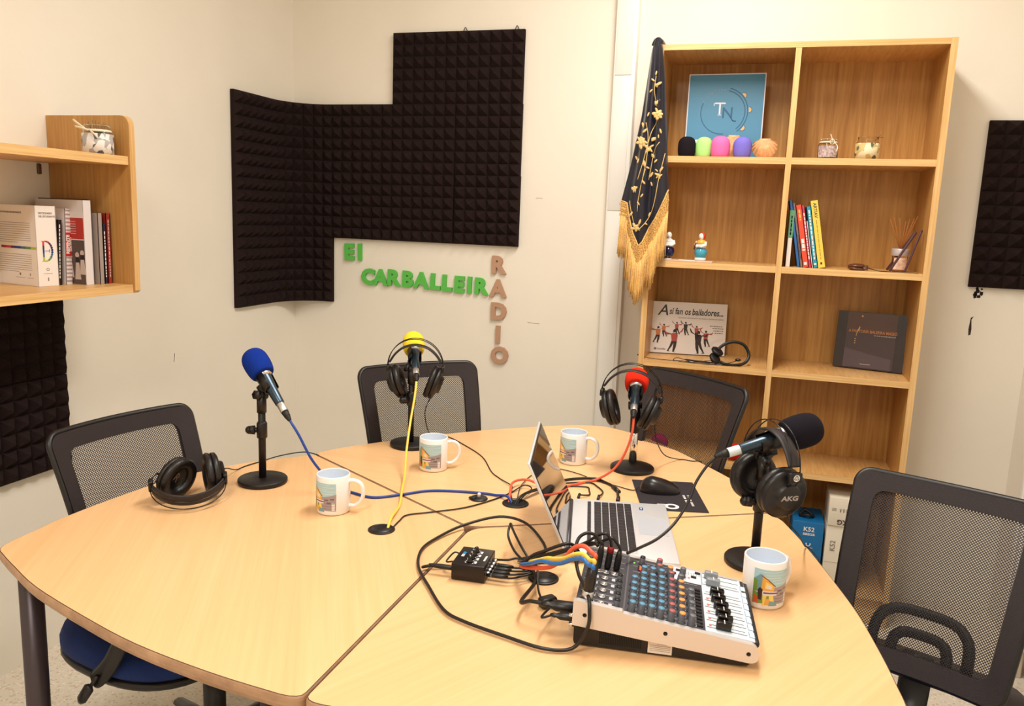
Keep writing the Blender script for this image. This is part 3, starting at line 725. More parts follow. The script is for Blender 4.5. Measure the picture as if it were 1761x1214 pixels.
# ------------------------------------------------------------------ mugs
MUGC = {'sky': (168, 204, 216), 'sky2': (198, 220, 226), 'grey': (158, 146, 150), 'dgrey': (112, 98, 104), 'orange': (232, 170, 76), 'brown': (112, 66, 44), 'purple': (128, 60, 108), 'green': (120, 150, 66), 'teal': (120, 160, 170), 'yel': (240, 208, 110), 'red': (206, 96, 60), 'dark': (60, 44, 44), 'wh': (226, 220, 220)}
MK = list(MUGC)
def mugpatch(b, poly, mi, R, z0, lay):
    """polygon given in (degrees along the wall, height mm) wrapped on the mug, cut in vertical strips"""
    xs = sorted(set([p[0] for p in poly])); lo, hi = xs[0], xs[-1]; n = max(1, int((hi-lo)/5)); cuts = sorted(set(xs+[lo+(hi-lo)*i/n for i in range(n+1)]))
    def yr(x, eps):
        ys = []
        for i in range(len(poly)):
            (a, c), (e, f) = poly[i], poly[(i+1) % len(poly)]
            if a == e: continue
            if min(a, e) <= x <= max(a, e): ys.append(c+(f-c)*(x-a)/(e-a))
        return min(ys), max(ys)
    rr = R+.00015+.00008*lay
    for i in range(len(cuts)-1):
        a, c = cuts[i], cuts[i+1]
        if c-a < 1e-6: continue
        l0, h0 = yr(a+1e-4, 0); l1, h1 = yr(c-1e-4, 0)
        P = [(rr*cos(rad(a)), rr*sin(rad(a)), z0+l0/1000), (rr*cos(rad(c)), rr*sin(rad(c)), z0+l1/1000), (rr*cos(rad(c)), rr*sin(rad(c)), z0+h1/1000), (rr*cos(rad(a)), rr*sin(rad(a)), z0+h0/1000)]
        b.add(P, [(0, 1, 2, 3)], mi, True)
def make_mug(label):
    t = thing('mug', label, 'mug', group='white picture mugs'); R = .0405; Hh = .095
    b = MB(); b.lathe([(.0001, .001), (.034, .001), (.035, 0), (.0385, .001), (R, .005), (R, Hh-.002), (R-.0015, Hh), (R-.0035, Hh-.001)], 48, 0, caps=False)
    b.lathe([(R-.0035, Hh-.001), (R-.004, Hh-.006), (R-.004, .010), (R-.010, .006), (.0001, .006)], 48, 1, caps=False); obj('body', b, [CERAM, CERIN], t)
    P = [(R-.003, 0, .078), (R+.012, 0, .080), (R+.028, 0, .072), (R+.034, 0, .052), (R+.029, 0, .032), (R+.014, 0, .018), (R-.002, 0, .017)]
    obj('handle', MB().tube(P, .0058, 12, sub=6, flat=(1.15, .85), up=(0, 1, 0)), CERAM, t)
    b = MB(); K = lambda n: MK.index(n)
    # picture runs from -172 deg (its left side) to -62 (its right side)
    L0, R0 = -170, -62
    A = lambda u: L0+(R0-L0)*u
    def pp(pts, n, lay): mugpatch(b, [(A(u), v) for u, v in pts], K(n), R, 0, lay)
    pp([(0, 40), (1, 42), (.99, 80), (.0, 82)], 'sky', 0)
    for k, (u0, u1, v) in enumerate(((.1, .8, 76), (.3, .95, 70), (.2, .7, 65), (.45, .97, 60), (.5, .9, 54))): pp([(u0, v), (u1, v), (u1, v+1.6), (u0, v+1.2)], 'sky2', 1)
    pp([(.50, 14), (.99, 12), (1, 54), (.8, 50), (.5, 46)], 'grey', 1)
    for v in (18, 24, 30): pp([(.55, v), (.97, v), (.97, v+1), (.55, v+1)], 'dgrey', 2)
    for u0, v in ((.62, 38), (.80, 40), (.70, 31)): pp([(u0, v), (u0+.13, v), (u0+.13, v+4), (u0, v+3.6)], 'dgrey', 3)
    pp([(.86, 14), (.95, 14), (.95, 32), (.86, 32)], 'wh', 3)
    pp([(.02, 38), (.22, 36), (.24, 70), (.16, 72), (.02, 62)], 'teal', 1)
    pp([(.0, 36), (.1, 36), (.1, 60), (.0, 62)], 'green', 2)
    pp([(.20, 40), (.52, 40), (.52, 50), (.38, 62), (.22, 70)], 'orange', 2)
    pp([(.20, 69.5), (.38, 61.5), (.38, 60), (.205, 67.5)], 'brown', 4)
    pp([(.36, 62.5), (.55, 50), (.55, 48), (.36, 60)], 'brown', 4)
    pp([(.28, 44), (.48, 43), (.46, 52), (.30, 58)], 'yel', 3)
    pp([(.32, 46), (.44, 44), (.44, 50), (.33, 53)], 'wh', 4)
    pp([(.26, 30), (.60, 31), (.60, 39), (.26, 40)], 'wh', 3)
    pp([(.26, 34), (.62, 34), (.62, 37), (.26, 37)], 'purple', 4)
    pp([(.0, 12), (.26, 14), (.24, 34), (.0, 36)], 'green', 2)
    pp([(.02, 14), (.14, 12), (.16, 26), (.02, 30)], 'red', 3)
    pp([(.14, 22), (.22, 20), (.24, 42), (.17, 46), (.12, 40)], 'dark', 4)
    pp([(.24, 10), (.56, 11), (.50, 31), (.24, 31)], 'yel', 2)
    pp([(.30, 12), (.46, 12), (.42, 24), (.32, 26)], 'orange', 3)
    pp([(.40, 10), (.62, 10), (.60, 18), (.42, 20)], 'teal', 4)
    pp([(.34, 24), (.40, 24), (.40, 30), (.34, 30)], 'green', 5)
    obj('printed_picture', b, [mat('mug_print_'+n, MUGC[n], .3) for n in MK], t); return t
mug = make_mug('white mug with street picture beside the blue microphone on the left table')
mug.location = (1.1924, -1.7285, TZ); mug.rotation_euler = (0, 0, yaw_r+rad(-6))
copy_thing(mug, 'white mug with street picture in front of the yellow microphone', (1.2857, -1.3280, TZ), yaw_r+rad(10))
copy_thing(mug, 'white mug with street picture between the laptop and the red microphone', (1.6438, -1.1004, TZ), yaw_r+rad(-22))
copy_thing(mug, 'white mug with street picture beside the mixer, nearest the camera', (2.192, -1.8337, TZ), yaw_r+rad(34))

# ------------------------------------------------------------------ laptop
LA = rad(114.4)
t = thing('laptop', 'silver open laptop on the table beside the mixer, seen from its screen side', 'laptop', (1.7241, -1.4591, TZ), rad(11.69))
LS = mat('laptop_silver', (226, 226, 230), .35, metal=.35)
b = MB(); b.box((.118, -.1775, .011), (.236, .355, .014), bev=.003)
for x, y in ((.02, -.02), (.02, -.335), (.216, -.02), (.216, -.335)): b.lathe([(.006, 0), (.006, .005)], 10, M=T(x, y, 0))
body = obj('base', b, LS, t)
b = MB(); b.box((.094, -.172, .0183), (.112, .306, .0008)); kb = obj('keyboard', b, mat('keyboard_well', (210, 210, 214), .45, metal=.3), t)
KEYM = mat('key_black', (34, 28, 33), .5); kw = .0158
def keymesh(l, wd): 
    return MB().box((0, 0, 0), (l, wd, .0018), bev=.0008, seg=1).mesh('key', KEYM)
kcache = {}
for r in range(6):
    x = .046+r*.0186; l = .0165 if r else .0085
    if r == 0: x = .044
    y = -.022; widths = [kw]*18
    if r == 5: widths = [kw, kw, kw, kw, .088, kw, kw, kw, kw, kw, kw, kw, kw, kw]
    if r == 4: widths = [.038]+[kw]*16
    if r == 3: widths = [.030]+[kw]*17
    for wd in widths:
        if y-wd < -.326: break
        kk = (l, wd)
        if kk not in kcache: kcache[kk] = keymesh(l, wd)
        o = bpy.data.objects.new('key', kcache[kk]); COL.objects.link(o); o.parent = kb; o.location = (x, y-wd/2, .0195); y -= wd+.0025
b = MB(); b.box((.192, -.158, .0184), (.066, .108, .0006), bev=.0002, seg=1); obj('touchpad', b, mat('touchpad_grey', (206, 210, 220), .25, metal=.2), t)
b = MB(); b.box((.172, -.045, .0184), (.009, .018, .0005)); b.box((.172, -.045, .0187), (.003, .010, .0004), 1); obj('sticker', b, [mat('sticker_blue', (20, 70, 140), .3), WHITE], t, label='small blue sticker')
b = MB(); b.cyl((-.002, -.02, .018), (-.002, -.335, .018), .006, 12); obj('hinge', b, mat('hinge_dark', (70, 66, 70), .4, metal=.5), t)
ML = T(0, 0, .018) @ RY(pi/2-LA+pi*0) 
# lid: local frame, x = out of the screen, z = up along the lid
ux, uz = cos(LA), sin(LA)
ML = Matrix(((uz, 0, ux, 0), (0, 1, 0, 0), (-ux, 0, uz, .018), (0, 0, 0, 1)))
b = MB(); b.box((-.004, -.1775, .110), (.006, .355, .212), bev=.002, M=ML); lid = obj('lid', b, LS, t)
b = MB(); b.box((-.0006, -.1775, .110), (.0012, .349, .206), M=ML); obj('bezel', b, BLKG, lid)
b = MB(); b.box((.0001, -.1775, .112), (.0006, .340, .190), M=ML); obj('screen', b, mat('screen_glass', (30, 22, 22), .03, spec=1.0, coat=1.0), lid)

# mouse pad and mouse
padP = [(1.839, -1.194), (2.000, -1.151), (2.061, -1.370), (1.901, -1.429)]
t = thing('mouse_pad', 'black rectangular mouse pad with white print beside the laptop', 'mouse pad', (1.95, -1.29, TZ), rad(15))
pc = Vector((1.95, -1.286)); 
b = MB(); b.box((0, 0, .0013), (.170, .235, .0022), bev=.0008, seg=1); t.rotation_euler = (0, 0, rad(15)); obj('pad', b, mat('pad_cloth', (34, 27, 34), .8), t)
b = MB(); M = T(.045, -.005, .0026) @ RZ(rad(90+0))
b.text('Manolo', .001, .0001, M=M) if False else None
Wp = mat('pad_print_white', (225, 222, 222), .7)
# a round cartoon-like face drawn with plain shapes is left out; a plain ring and dashes keep the white print
b.lathe([(.010, 0), (.019, 0)], 20, M=T(-.005, -.088, .0026)); b.box((-.030, -.075, .0026), (.022, .004, .0003), M=None); b.box((-.022, -.092, .0026), (.014, .003, .0003))
for k, (x, L) in enumerate(((.040, .06), (.052, .075))):
    n = int(L/.006)
    for j in range(n):
        if (j*7+k) % 5 == 3: continue
        b.box((x, .0-j*.0075, .0026), (.006, .0045, .0003))
obj('white_print', b, Wp, t)
t = thing('computer_mouse', 'black wireless-style mouse on the mouse pad', 'mouse', (1.925, -1.272, TZ+.0026), rad(14))
b = MB()
def mo(u, v):
    a = 2*pi*u; q = v; r = (1-q**2.6)**.5 if q < 1 else 0
    xx = .054*math.copysign(abs(cos(a))**.85, cos(a))*(.72+.28*r if q < .98 else .0)*(r**.6 if q > .2 else 1); yy = .031*math.copysign(abs(sin(a))**.85, sin(a))*(r**.6 if q > .2 else 1)
    zz = .036*q*(1-.22*(cos(a)*(.5)) ) if q < 1 else .036
    return (xx, yy, zz*(1-.18*xx/.054))
b.grid(mo, 32, 14); b.lathe([(.0001, .0005), (.03, .0005)], 24, M=SC(1.6, .95, 1)); obj('shell', b, mat('mouse_plastic', (24, 20, 24), .3), t)
b = MB(); b.cyl((-.030, -.0025, .030), (-.030, .0025, .030), .0075, 14); obj('scroll_wheel', b, mat('wheel_grey', (120, 112, 114), .4), t)

# ------------------------------------------------------------------ mixer
MO = T(1.8834, -2.1381, TZ) @ RZ(rad(6.547)); SLP = (.0458-.0827)/.3042; MD, MWd = .3042, .2455
t = thing('audio_mixer', 'small audio mixing console with silver cheeks, knobs and white fader area', 'mixer', M=MO)
ptop = lambda u: .0827+SLP*u
PM = T(0, 0, .0827) @ RY(math.atan(-SLP))           # local frame on the sloping panel: x along depth, y across, z up
cs = 1/cos(math.atan(SLP))
DARK = mat('mixer_black', (22, 17, 19), .45); PAN = mat('mixer_panel_dark', (62, 62, 70), .45); PANW = mat('mixer_panel_white', (214, 222, 230), .4)
def profile_prism(b, pts, y0, y1, mi, bev=0):
    # pts in (u,z); extrude across v
    n = len(pts); vs = [(x, y0, z) for x, z in pts]+[(x, y1, z) for x, z in pts]
    b.add(vs, [tuple(range(n)), tuple(reversed(range(n, 2*n)))], mi); b.add(vs, [(i, n+i, n+(i+1) % n, (i+1) % n) for i in range(n)], mi)
b = MB(); profile_prism(b, [(.002, .004), (.288, .004), (.296, .012), (.298, ptop(.298)-.004), (0.0, ptop(0)-.003), (0, .01)], .009, MWd-.009, 0)
obj('case', b, DARK, t)
def cheek(y0, y1):
    pts = [(-.003, ptop(0)-.040), (-.002, ptop(0)+.003), (.004, ptop(0)+.005), (.080, ptop(.08)+.005), (.082, ptop(.082)+.0015)]
    n = 8; e = .304
    pts += [(e-.016+.016*sin(a), ptop(e)+.003-.016+.016*cos(a)-.001) for a in [pi/2*k/n for k in range(n+1)]]
    pts += [(e-.014+.014*cos(a), ptop(e)-.031+.010-.010*sin(a)) for a in [pi/2*k/n for k in range(n+1)]]
    b = MB(); profile_prism(b, pts[::-1], y0, y1, 0)
    return obj('side_cheek', b, mat('mixer_silver', (214, 208, 206), .36, metal=.35), t)
ck = cheek(-.001, .010); cheek(MWd-.010, MWd+.001)
b = MB()
for u, z in ((.018, ptop(0)-.020), (.153, ptop(.153)-.016), (.288, ptop(.288)-.017)):
    b.lathe([(.0001, -.0006), (.0022, -.0006), (.0034, .0004), (.0036, .0001)], 16, M=T(u, -.0012, z) @ RX(pi/2))
obj('screw', b, BLKM, ck)
b = MB(); b.box((.146, .0086, .019), (.040, .0006, .027)); b.box((.131, .0082, .028), (.005, .0004, .005), 1)
for k in range(5): b.box((.146+(0 if k else .004), .0082, .0225-k*.0030), (.034 if k else .018, .0003, .0006), 2)
b.text('XUNTA', .0042, .0002, M=T(.144, .0082, .0285) @ WALLX, mi=2, off=.0001)
obj('paper_label', b, [mat('label_paper', (226, 216, 208), .6), mat('label_blue', (60, 92, 140), .6), mat('label_grey', (140, 128, 124), .7)], t, label='white paper label')
b = MB()
for k in range(24): b.box((.045+k*.0030, .0088, .021), (.0016, .0008, .022))
obj('vent', b, mat('vent_black', (4, 3, 4), .9), t)
def PB(u, v, z=0): return PM @ T(u*cs, v, z)
b = MB(); b.box((.041*cs, MWd/2, .0002), (.080*cs, MWd-.020, .0016), M=PM); obj('jack_panel', b, PAN, t)
b = MB(); b.box((.150*cs, MWd/2, .0002), (.136*cs, MWd-.020, .0016), M=PM); obj('knob_panel', b, PAN, t)
b = MB(); b.box((.258*cs, MWd/2, .0006), (.080*cs, MWd-.020, .0016), M=PM); b.box((.192*cs, .208, .0006), (.056*cs, .055, .0016), M=PM); obj('fader_panel', b, PANW, t)
b = MB(); b.box((.301*cs, MWd/2, -.004), (.010*cs, MWd-.020, .010), M=PM, bev=.003); obj('front_lip', b, DARK, t)
b = MB(); b.box((.0815*cs, MWd/2, .0008), (.003, MWd-.020, .003), M=PM); obj('ridge', b, mat('ridge_grey', (96, 94, 100), .4), t)
# printed lines
b = MB()
for k in range(9):
    v = .0265+.0245*k
    if v < MWd-.01: b.box((.040*cs, v, .0014), (.07, .0006, .0003), M=PM); b.box((.150*cs, v, .0014), (.12, .0006, .0003), M=PM)
for k in range(5):
    for u in (.105, .122, .138, .155, .172, .188, .204): b.lathe([(.0070, 0), (.0076, 0)], 16, M=PB(u-.008, .018+.0245*k, .0014))
    for u in (.028, .058): b.box((u*cs, .018+.0245*k, .0014), (.006, .010, .0003), M=PM)
for k in range(34): b.box(((.088+.12*random.random())*cs, .14+.09*random.random(), .0014), (.004, .0012, .0003), M=PM)
obj('panel_print', b, mat('panel_print_white', (200, 200, 206), .6), t)
def knobmesh(capc, name, h=.0185, r=.0060, stemc=(78, 80, 88)):
    b = MB(); b.lathe([(r*1.25, 0), (r*1.2, .002), (r, .004), (r*.92, h-.002)], 14, 0); b.lathe([(r*.92, h-.002), (r*.86, h), (.0001, h)], 14, 1)
    b.box((0, r*.75, h*.6), (.0008, r*.5, h*.75), 2)
    return b.mesh('knob', [mat('knob_grey', stemc, .5), mat(name, capc, .45), WHITE])
KB = knobmesh((96, 150, 186), 'cap_blue'); KR = knobmesh((176, 96, 98), 'cap_red'); KO = knobmesh((240, 160, 92), 'cap_orange'); KG = knobmesh((112, 114, 122), 'cap_grey'); KK = knobmesh((30, 26, 28), 'cap_black', r=.0050, h=.015, stemc=(22, 18, 20))
KS = KB
def inst(me, name, u, v, z=.001, par=t, label=None, rz=0):
    o = bpy.data.objects.new(name, me); COL.objects.link(o); o.parent = par; o.matrix_basis = PB(u, v, z) @ RZ(rz)
    if label: o['label'] = label
    return o
for k in range(6):
    v = .017+.0245*k
    for u, me in ((.094, KB), (.110, KB), (.126, KB), (.142, KB), (.160, KR), (.177, KO), (.194, KG)):
        if k == 5 and u in (.094, .194): continue
        inst(me, 'knob', u, v, rz=random.uniform(-.6, .6))
    if k < 5: inst(KK, 'knob', .0685, v)
for u, v, me in ((.126, .168, KB), (.142, .168, KB), (.160, .168, KR), (.177, .165, KG), (.138, .190, KR), (.158, .190, KO), (.138, .214, KR), (.182, .198, KG), (.110, .166, KS)): inst(me, 'knob', u, v)
inst(knobmesh((30, 26, 28), 'cap_black2', h=.016, r=.0056, stemc=(20, 16, 18)), 'knob', .106, .214, label='tall black knob')
b = MB(); b.box((.107*cs, .190, .0015), (.016, .020, .0014), M=PM); obj('display', b, mat('display_red', (60, 10, 6), .3), t)
b = MB(); b.text('88', .015, .0002, M=PB(.107, .190, .0026) @ RZ(-pi/2), off=.0003); obj('display_digits', b, mat('digits_red', (255, 70, 30), .3, emit=((255, 70, 30), 3)), t)
b = MB(); b.lathe([(.0016, 0), (.0014, .001), (.0001, .0013)], 8, M=PB(.092, .212, .001)); obj('green_led', b, mat('led_green', (90, 230, 70), .3, emit=((90, 230, 70), 2)), t)
# faders
SLOTV = [.020+.0247*k for k in range(6)]+[.183, .212]
b = MB()
for v in SLOTV+[.230]:
    b.box((.254*cs, v+.004, .0016), (.066, .0012, .0004), M=PM)
for v in SLOTV[:-1]:
    b.box((.254*cs, v+.014, .0016), (.060, .0009, .0004), M=PM)
obj('fader_slots', b, mat('slot_black', (24, 20, 22), .6), t)
FC = [(.247), (.251), (.249), (.247), (.244), (.243), (.238), (.236)]
fk = MB(); fk.box((0, 0, .0075), (.025, .0125, .013), bev=.002); fk.box((0, 0, .0142), (.0014, .0120, .0008), 1); fkm = fk.mesh('fader_cap', [BLKG, WHITE])
fg = MB(); fg.box((0, 0, .0075), (.025, .0125, .013), bev=.002); fg.box((0, 0, .0142), (.0014, .0120, .0008), 1); fgm = fg.mesh('fader_cap', [mat('fader_grey', (140, 144, 150), .3), WHITE])
for k, (v, u) in enumerate(zip(SLOTV, FC)): inst(fkm if k < 6 else fgm, 'fader_cap', u, v+.006, .0014, label='grey fader cap' if k >= 6 else None)
ledm = MB().lathe([(.0022, 0), (.002, .0016), (.0001, .002)], 10).mesh('mute_light', mat('led_red', (255, 90, 80), .3, emit=((255, 70, 60), 1.6)))
for k in range(5): inst(ledm, 'mute_light', .2265, .030+.0247*k)
inst(ledm, 'mute_light', .195, .199); 
bt = MB().box((0, 0, .0015), (.010, .006, .003), bev=.0006, seg=1).mesh('push_button', DARK)
for k in range(6):
    inst(bt, 'push_button', .209, .019+.0245*k); inst(bt, 'push_button', .209, .030+.0245*k)
for u, v in ((.176, .222), (.204, .205), (.166, .205), (.212, .226)): inst(bt, 'push_button', u, v)
b = MB()
for k in range(8):
    for j in range(2): b.lathe([(.0011, 0), (.0001, .001)], 6, M=PB(.180+.005*k, .216+.006*j, .0016))
obj('level_lights', b, mat('meter_grey', (150, 160, 150), .4), t)
# a dark name strip on the front edge
b = MB(); b.box((.2945*cs, .205, .0018), (.006, .06, .0004), M=PM); 
obj('name_strip', b, DARK, t)
# blue channel fields
b = MB()
for k in range(8):
    v = .030+.0247*k; b.box((.2945*cs, v, .00175), (.0095, .019, .0003), M=PM); b.box((.2945*cs, v, .0020), (.0080, .0172, .0002), 1, M=PM)
obj('channel_fields', b, [mat('field_blue', (90, 140, 180), .5), PANW], t)
# jack sockets
jm = MB(); jm.lathe([(.0068, 0), (.0068, .0018), (.0058, .0026), (.0036, .0026), (.0034, .0012), (.0001, .0012)], 16); jmm = jm.mesh('jack_socket', SILV)
for k in range(5):
    inst(jmm, 'jack_socket', .042, .017+.0245*k)
for u, v in ((.042, .140), (.058, .140), (.030, .140)): inst(jmm, 'jack_socket', u, v)
xm = MB(); xm.lathe([(.0115, 0), (.0115, .0015), (.0100, .002), (.0095, .0008), (.0001, .0008)], 22); xmm = xm.mesh('microphone_socket', [BLK])
for k in range(4): inst(xmm, 'microphone_socket', .0185, .018+.0285*k)
rc = MB()
for k, v in enumerate((.020, .040, .060, .078)): rc.cyl((-.001, v, ptop(0)-.050+.004*k*0), (-.010, v, ptop(0)-.050), .0042, 12)
rc.cyl((-.001, .020, ptop(0)-.034), (-.010, .020, ptop(0)-.034), .0042, 12)
obj('rear_connector', rc, CHROME, t)

# ------------------------------------------------------------------ headphone amplifier (small black box)
PMx = T(1.5962, -1.9735, TZ) @ RZ(.0753)
t = thing('headphone_amplifier', 'small black metal headphone splitter box with four knobs, left of the mixer', 'headphone amplifier', M=PMx)
PW, PL, PH = .0684, .0874, .0358
b = MB(); b.box((PW/2, PL/2, PH/2+.001), (PW, PL, PH-.002), bev=.0015); obj('case', b, mat('amp_black', (30, 23, 25), .3, metal=.3), t)
kn = MB(); kn.lathe([(.0062, 0), (.0055, .003), (.0042, .004), (.004, .011), (.003, .012), (.0001, .012)], 14, 0); kn.box((0, .0028, .0122), (.001, .004, .0006), 1); knm = kn.mesh('knob', [BLKG, WHITE])
for k in range(4):
    o = bpy.data.objects.new('knob', knm); COL.objects.link(o); o.parent = t; o.location = (.034+.0, .016+.0165*k, PH); o.rotation_euler = (0, 0, .5*k)
b = MB()
for k in range(4):
    for a in range(-4, 5): b.box((0, .0092, .0002), (.0012, .0028, .0003), M=T(.034, .016+.0165*k, PH) @ RZ(a*.55))
    b.box((.046, .016+.0165*k, PH+.0002), (.004, .010, .0003))
obj('dial_marks', b, WHITE, t)
b = MB(); b.text('mix', .008, .0002, M=T(.012, .068, PH+.0002) @ RZ(-pi/2), off=.0003); b.text('800', .0085, .0002, M=T(.012, .048, PH+.0002) @ RZ(-pi/2), mi=1, off=.0002) if False else None
b = MB()
for j in range(4): b.box((.012, .040+.006*j, PH+.0002), (.006, .004, .0003), 0 if j < 2 else 1)
for j in range(5): b.box((.060, .030+.005*j, PH+.0002), (.004, .0035, .0003), 0)
obj('front_print', b, [WHITE, mat('print_cyan', (40, 150, 200), .5)], t)
jk = MB(); jk.lathe([(.0048, 0), (.0048, .007), (.0036, .008)], 12); jkm = jk.mesh('output_socket', SILV)
for k in range(5):
    o = bpy.data.objects.new('output_socket', jkm); COL.objects.link(o); o.parent = t; o.matrix_basis = T(PW, .012+.0155*k, .018) @ RY(pi/2)

# ------------------------------------------------------------------ cables
def cable(label, P, r, m, name='cable', sub=7, parts=None, group=None, base=None):
    P = [Vector(p) for p in P]
    t = thing(name, label, 'cable', tuple(base or (P[0].x, P[0].y, TZ)), group=group)
    P = catmull(P, sub); rr = max(r) if isinstance(r, list) else r; zmin = TZ+rr+.0004
    for i, p in enumerate(P):
        if i < len(P)-sub and TZ-.004 < p.z < zmin and i > sub: p.z = zmin
    obj('wire', MB().tube(P, r[0] if isinstance(r, list) else r, 10), m, t, world=True)
    for (n, mb, mm) in (parts or []): obj(n, mb, mm, t, world=True)
    return t
def W(u, v, z=0): return tuple(MO @ (PM @ Vector((u*cs, v, z))))
CBL = mat('cable_blue', (24, 62, 150), .4); CYE = mat('cable_yellow', (246, 208, 84), .4); CRE = mat('cable_orange_red', (232, 94, 66), .4); CBK = mat('cable_black', (20, 14, 14), .4)
g = z4+.0008
cable('thick blue cable from the blue microphone to the open table grommet', [(1.022, -1.65, .931), (1.050, -1.652, .895), (1.085, -1.645, .83), (1.125, -1.625, .775), (1.165, -1.605, g+.002), (1.241, -1.619, g), (1.299, -1.572, g), (1.355, -1.515, g), (1.443, -1.486, g), (1.519, -1.478, g), (1.562, -1.496, g+.008), (1.583, -1.513, TZ-.004)], .0033, CBL)
cable('thick yellow cable hanging from the yellow microphone to the left table grommet', [(1.172, -1.20, .973), (1.182, -1.225, .95), (1.190, -1.255, .915), (1.200, -1.30, .865), (1.225, -1.38, .80), (1.262, -1.47, .762), (1.296, -1.560, g+.009), (1.330, -1.648, g+.002), (1.353, -1.740, g+.008), (1.366, -1.786, TZ+.002)], .0033, CYE)
cable('thick orange-red cable from the red microphone to the open table grommet', [(1.832, -1.215, .936), (1.835, -1.225, .915), (1.832, -1.232, .875), (1.815, -1.238, .82), (1.785, -1.246, .775), (1.735, -1.262, g), (1.672, -1.345, g), (1.620, -1.366, g+.006), (1.572, -1.358, g+.012), (1.548, -1.40, g+.014), (1.562, -1.47, g+.012), (1.572, -1.512, TZ-.004)], .0033, CRE)
J4 = MB()
pk = W(.060, .163, .030)
cable('black cable arcing from the black microphone over the laptop to the mixer', [(2.088, -1.70, .987), (2.068, -1.712, .972), (2.045, -1.735, .935), (2.032, -1.760, .895), (2.012, -1.80, .862), (1.985, -1.845, .842), (1.955, -1.89, .835), (1.938, -1.930, .838)], .0030, CBK)
# the jack plugs standing in the mixer with cables arching back to the bundle
def plug(u, v, L=.042, r=.0062, band=None, m=BLK):
    b = MB(); F = PB(u, v, .001); F = MO @ F
    b.lathe([(.0045, 0), (r, .004), (r, L*.7), (r*.85, L*.8), (.004, L)], 14, 0, M=F)
    if r > .008: b.lathe([(r*1.12, .001), (r*1.12, L*.28), (r*.9, L*.30)], 16, 2, M=F)
    if band: b.lathe([(r*1.04, L*.78), (r*1.04, L*1.0), (r*.8, L*1.04)], 14, 1, M=F)
    return b
hub = tuple(MO @ Vector((-.135, .235, .036)))
L3 = lambda pts: [tuple(MO @ Vector(p)) for p in pts]
TOHUB = L3([(-.118, .180, .060)])+[hub]
def arch_cable(label, u, v, L, r, m, via, band=None, pr=.0062, pm=None):
    P = [W(u, v, L-.004), W(u, v, L+.004)]+L3(via)
    cable(label, P, r, m, parts=[('plug', plug(u, v, L, pr, band), [pm or BLK, mat('red_band', (150, 22, 30), .5), SILV])])
arch_cable('black cable with red-ringed jack plug standing in the mixer', .043, .158, .043, .0028, CBK, [(.046, .158, .136), (.038, .158, .147), (.022, .160, .141), (.002, .164, .124), (-.03, .170, .105), (-.075, .175, .085), (-.110, .185, .062), (-.132, .232, .040)], band=True)
arch_cable('black cable whose plain jack plug stands right of the red-ringed one', .060, .160, .040, .0028, CBK, [(.059, .160, .130), (.049, .160, .139), (.036, .162, .133), (.016, .168, .120), (-.02, .178, .106), (-.07, .188, .082), (-.110, .200, .058), (-.138, .240, .036)])
arch_cable('black cable whose long plug stands left of the red-ringed one, looped over its side', .026, .150, .048, .0032, CBK, [(.025, .150, .136), (.018, .149, .146), (.002, .146, .149), (-.012, .140, .138), (-.014, .120, .118), (-.004, .085, .098), (.010, .045, .094), (.022, .008, .092), (.026, -.008, .078), (.026, -.012, .051), (.014, -.014, .022), (-.006, -.020, .007), (-.050, -.024, .006), (-.116, -.002, .006), (-.198, .030, .006), (-.244, .062, .006), (-.297, .144, .006), (-.344, .227, .006), (-.362, .311, .006), (-.347, .381, .006), (-.305, .454, .012), (-.231, .498, .024), (-.168, .484, .022), (-.118, .415, .014), (-.10, .35, .014), (-.12, .27, .030)])
xl = dict(pr=.0092)
arch_cable('blue cable with big silver-based plug at the near end of the mixer', .0185, .020, .058, .0040, mat('cable_light_blue', (34, 104, 176), .4), [(.018, .030, .139), (.006, .040, .144), (-.012, .060, .133), (-.035, .080, .114), (-.055, .100, .103), (-.076, .120, .096), (-.098, .150, .076)]+[(-.122, .195, .052), (-.135, .235, .038)], **xl)
arch_cable('yellow cable plugged into the mixer between the blue and the red one', .0185, .0465, .056, .0040, CYE, [(.017, .055, .137), (.004, .070, .140), (-.013, .080, .133), (-.032, .100, .115), (-.052, .120, .103), (-.067, .135, .096), (-.09, .165, .076), (-.124, .205, .050), (-.136, .238, .036)], **xl)
arch_cable('orange-red cable plugged into the mixer beyond the yellow one', .0185, .075, .054, .0042, CRE, [(.020, .085, .137), (.004, .100, .142), (-.011, .110, .136), (-.024, .122, .120), (-.034, .135, .102), (-.060, .155, .072), (-.090, .175, .056), (-.115, .195, .046), (-.130, .220, .036)], **xl)
b = MB(); 
# four headphone cords from the splitter to the bundle
for k in range(4):
    y = .010+.0160*k; p = lambda x, yy, z: tuple(PMx @ Vector((x, yy, z)))
    P = [p(PW+.030, y, .017), p(PW+.055, y+.004, .015), p(PW+.09, .046+.006*k, .018), (1.735+.005*k, -1.895+.006*k, .766), (1.80, -1.875+.006*k, .770)]
    pb = MB(); F = PMx @ T(PW+.002, y, .017) @ RY(pi/2); pb.lathe([(.0042, 0), (.0042, .010), (.0046, .011), (.0046, .030), (.003, .044)], 12, 0, M=F); pb.lathe([(.0044, .0095), (.0044, .0115)], 12, 1, M=F)
    cable('thin black cord plugged into the splitter box, %s of four' % ['nearest', 'second', 'third', 'farthest'][k], P, .0022, CBK, parts=[('plug', pb, [BLK, SILV])], group='cords into the splitter box')
pb = MB(); F = PMx @ T(-.002, .016, .018) @ RY(-pi/2); pb.lathe([(.0048, 0), (.0052, .004), (.0052, .026), (.004, .044), (.003, .05)], 12, M=F)
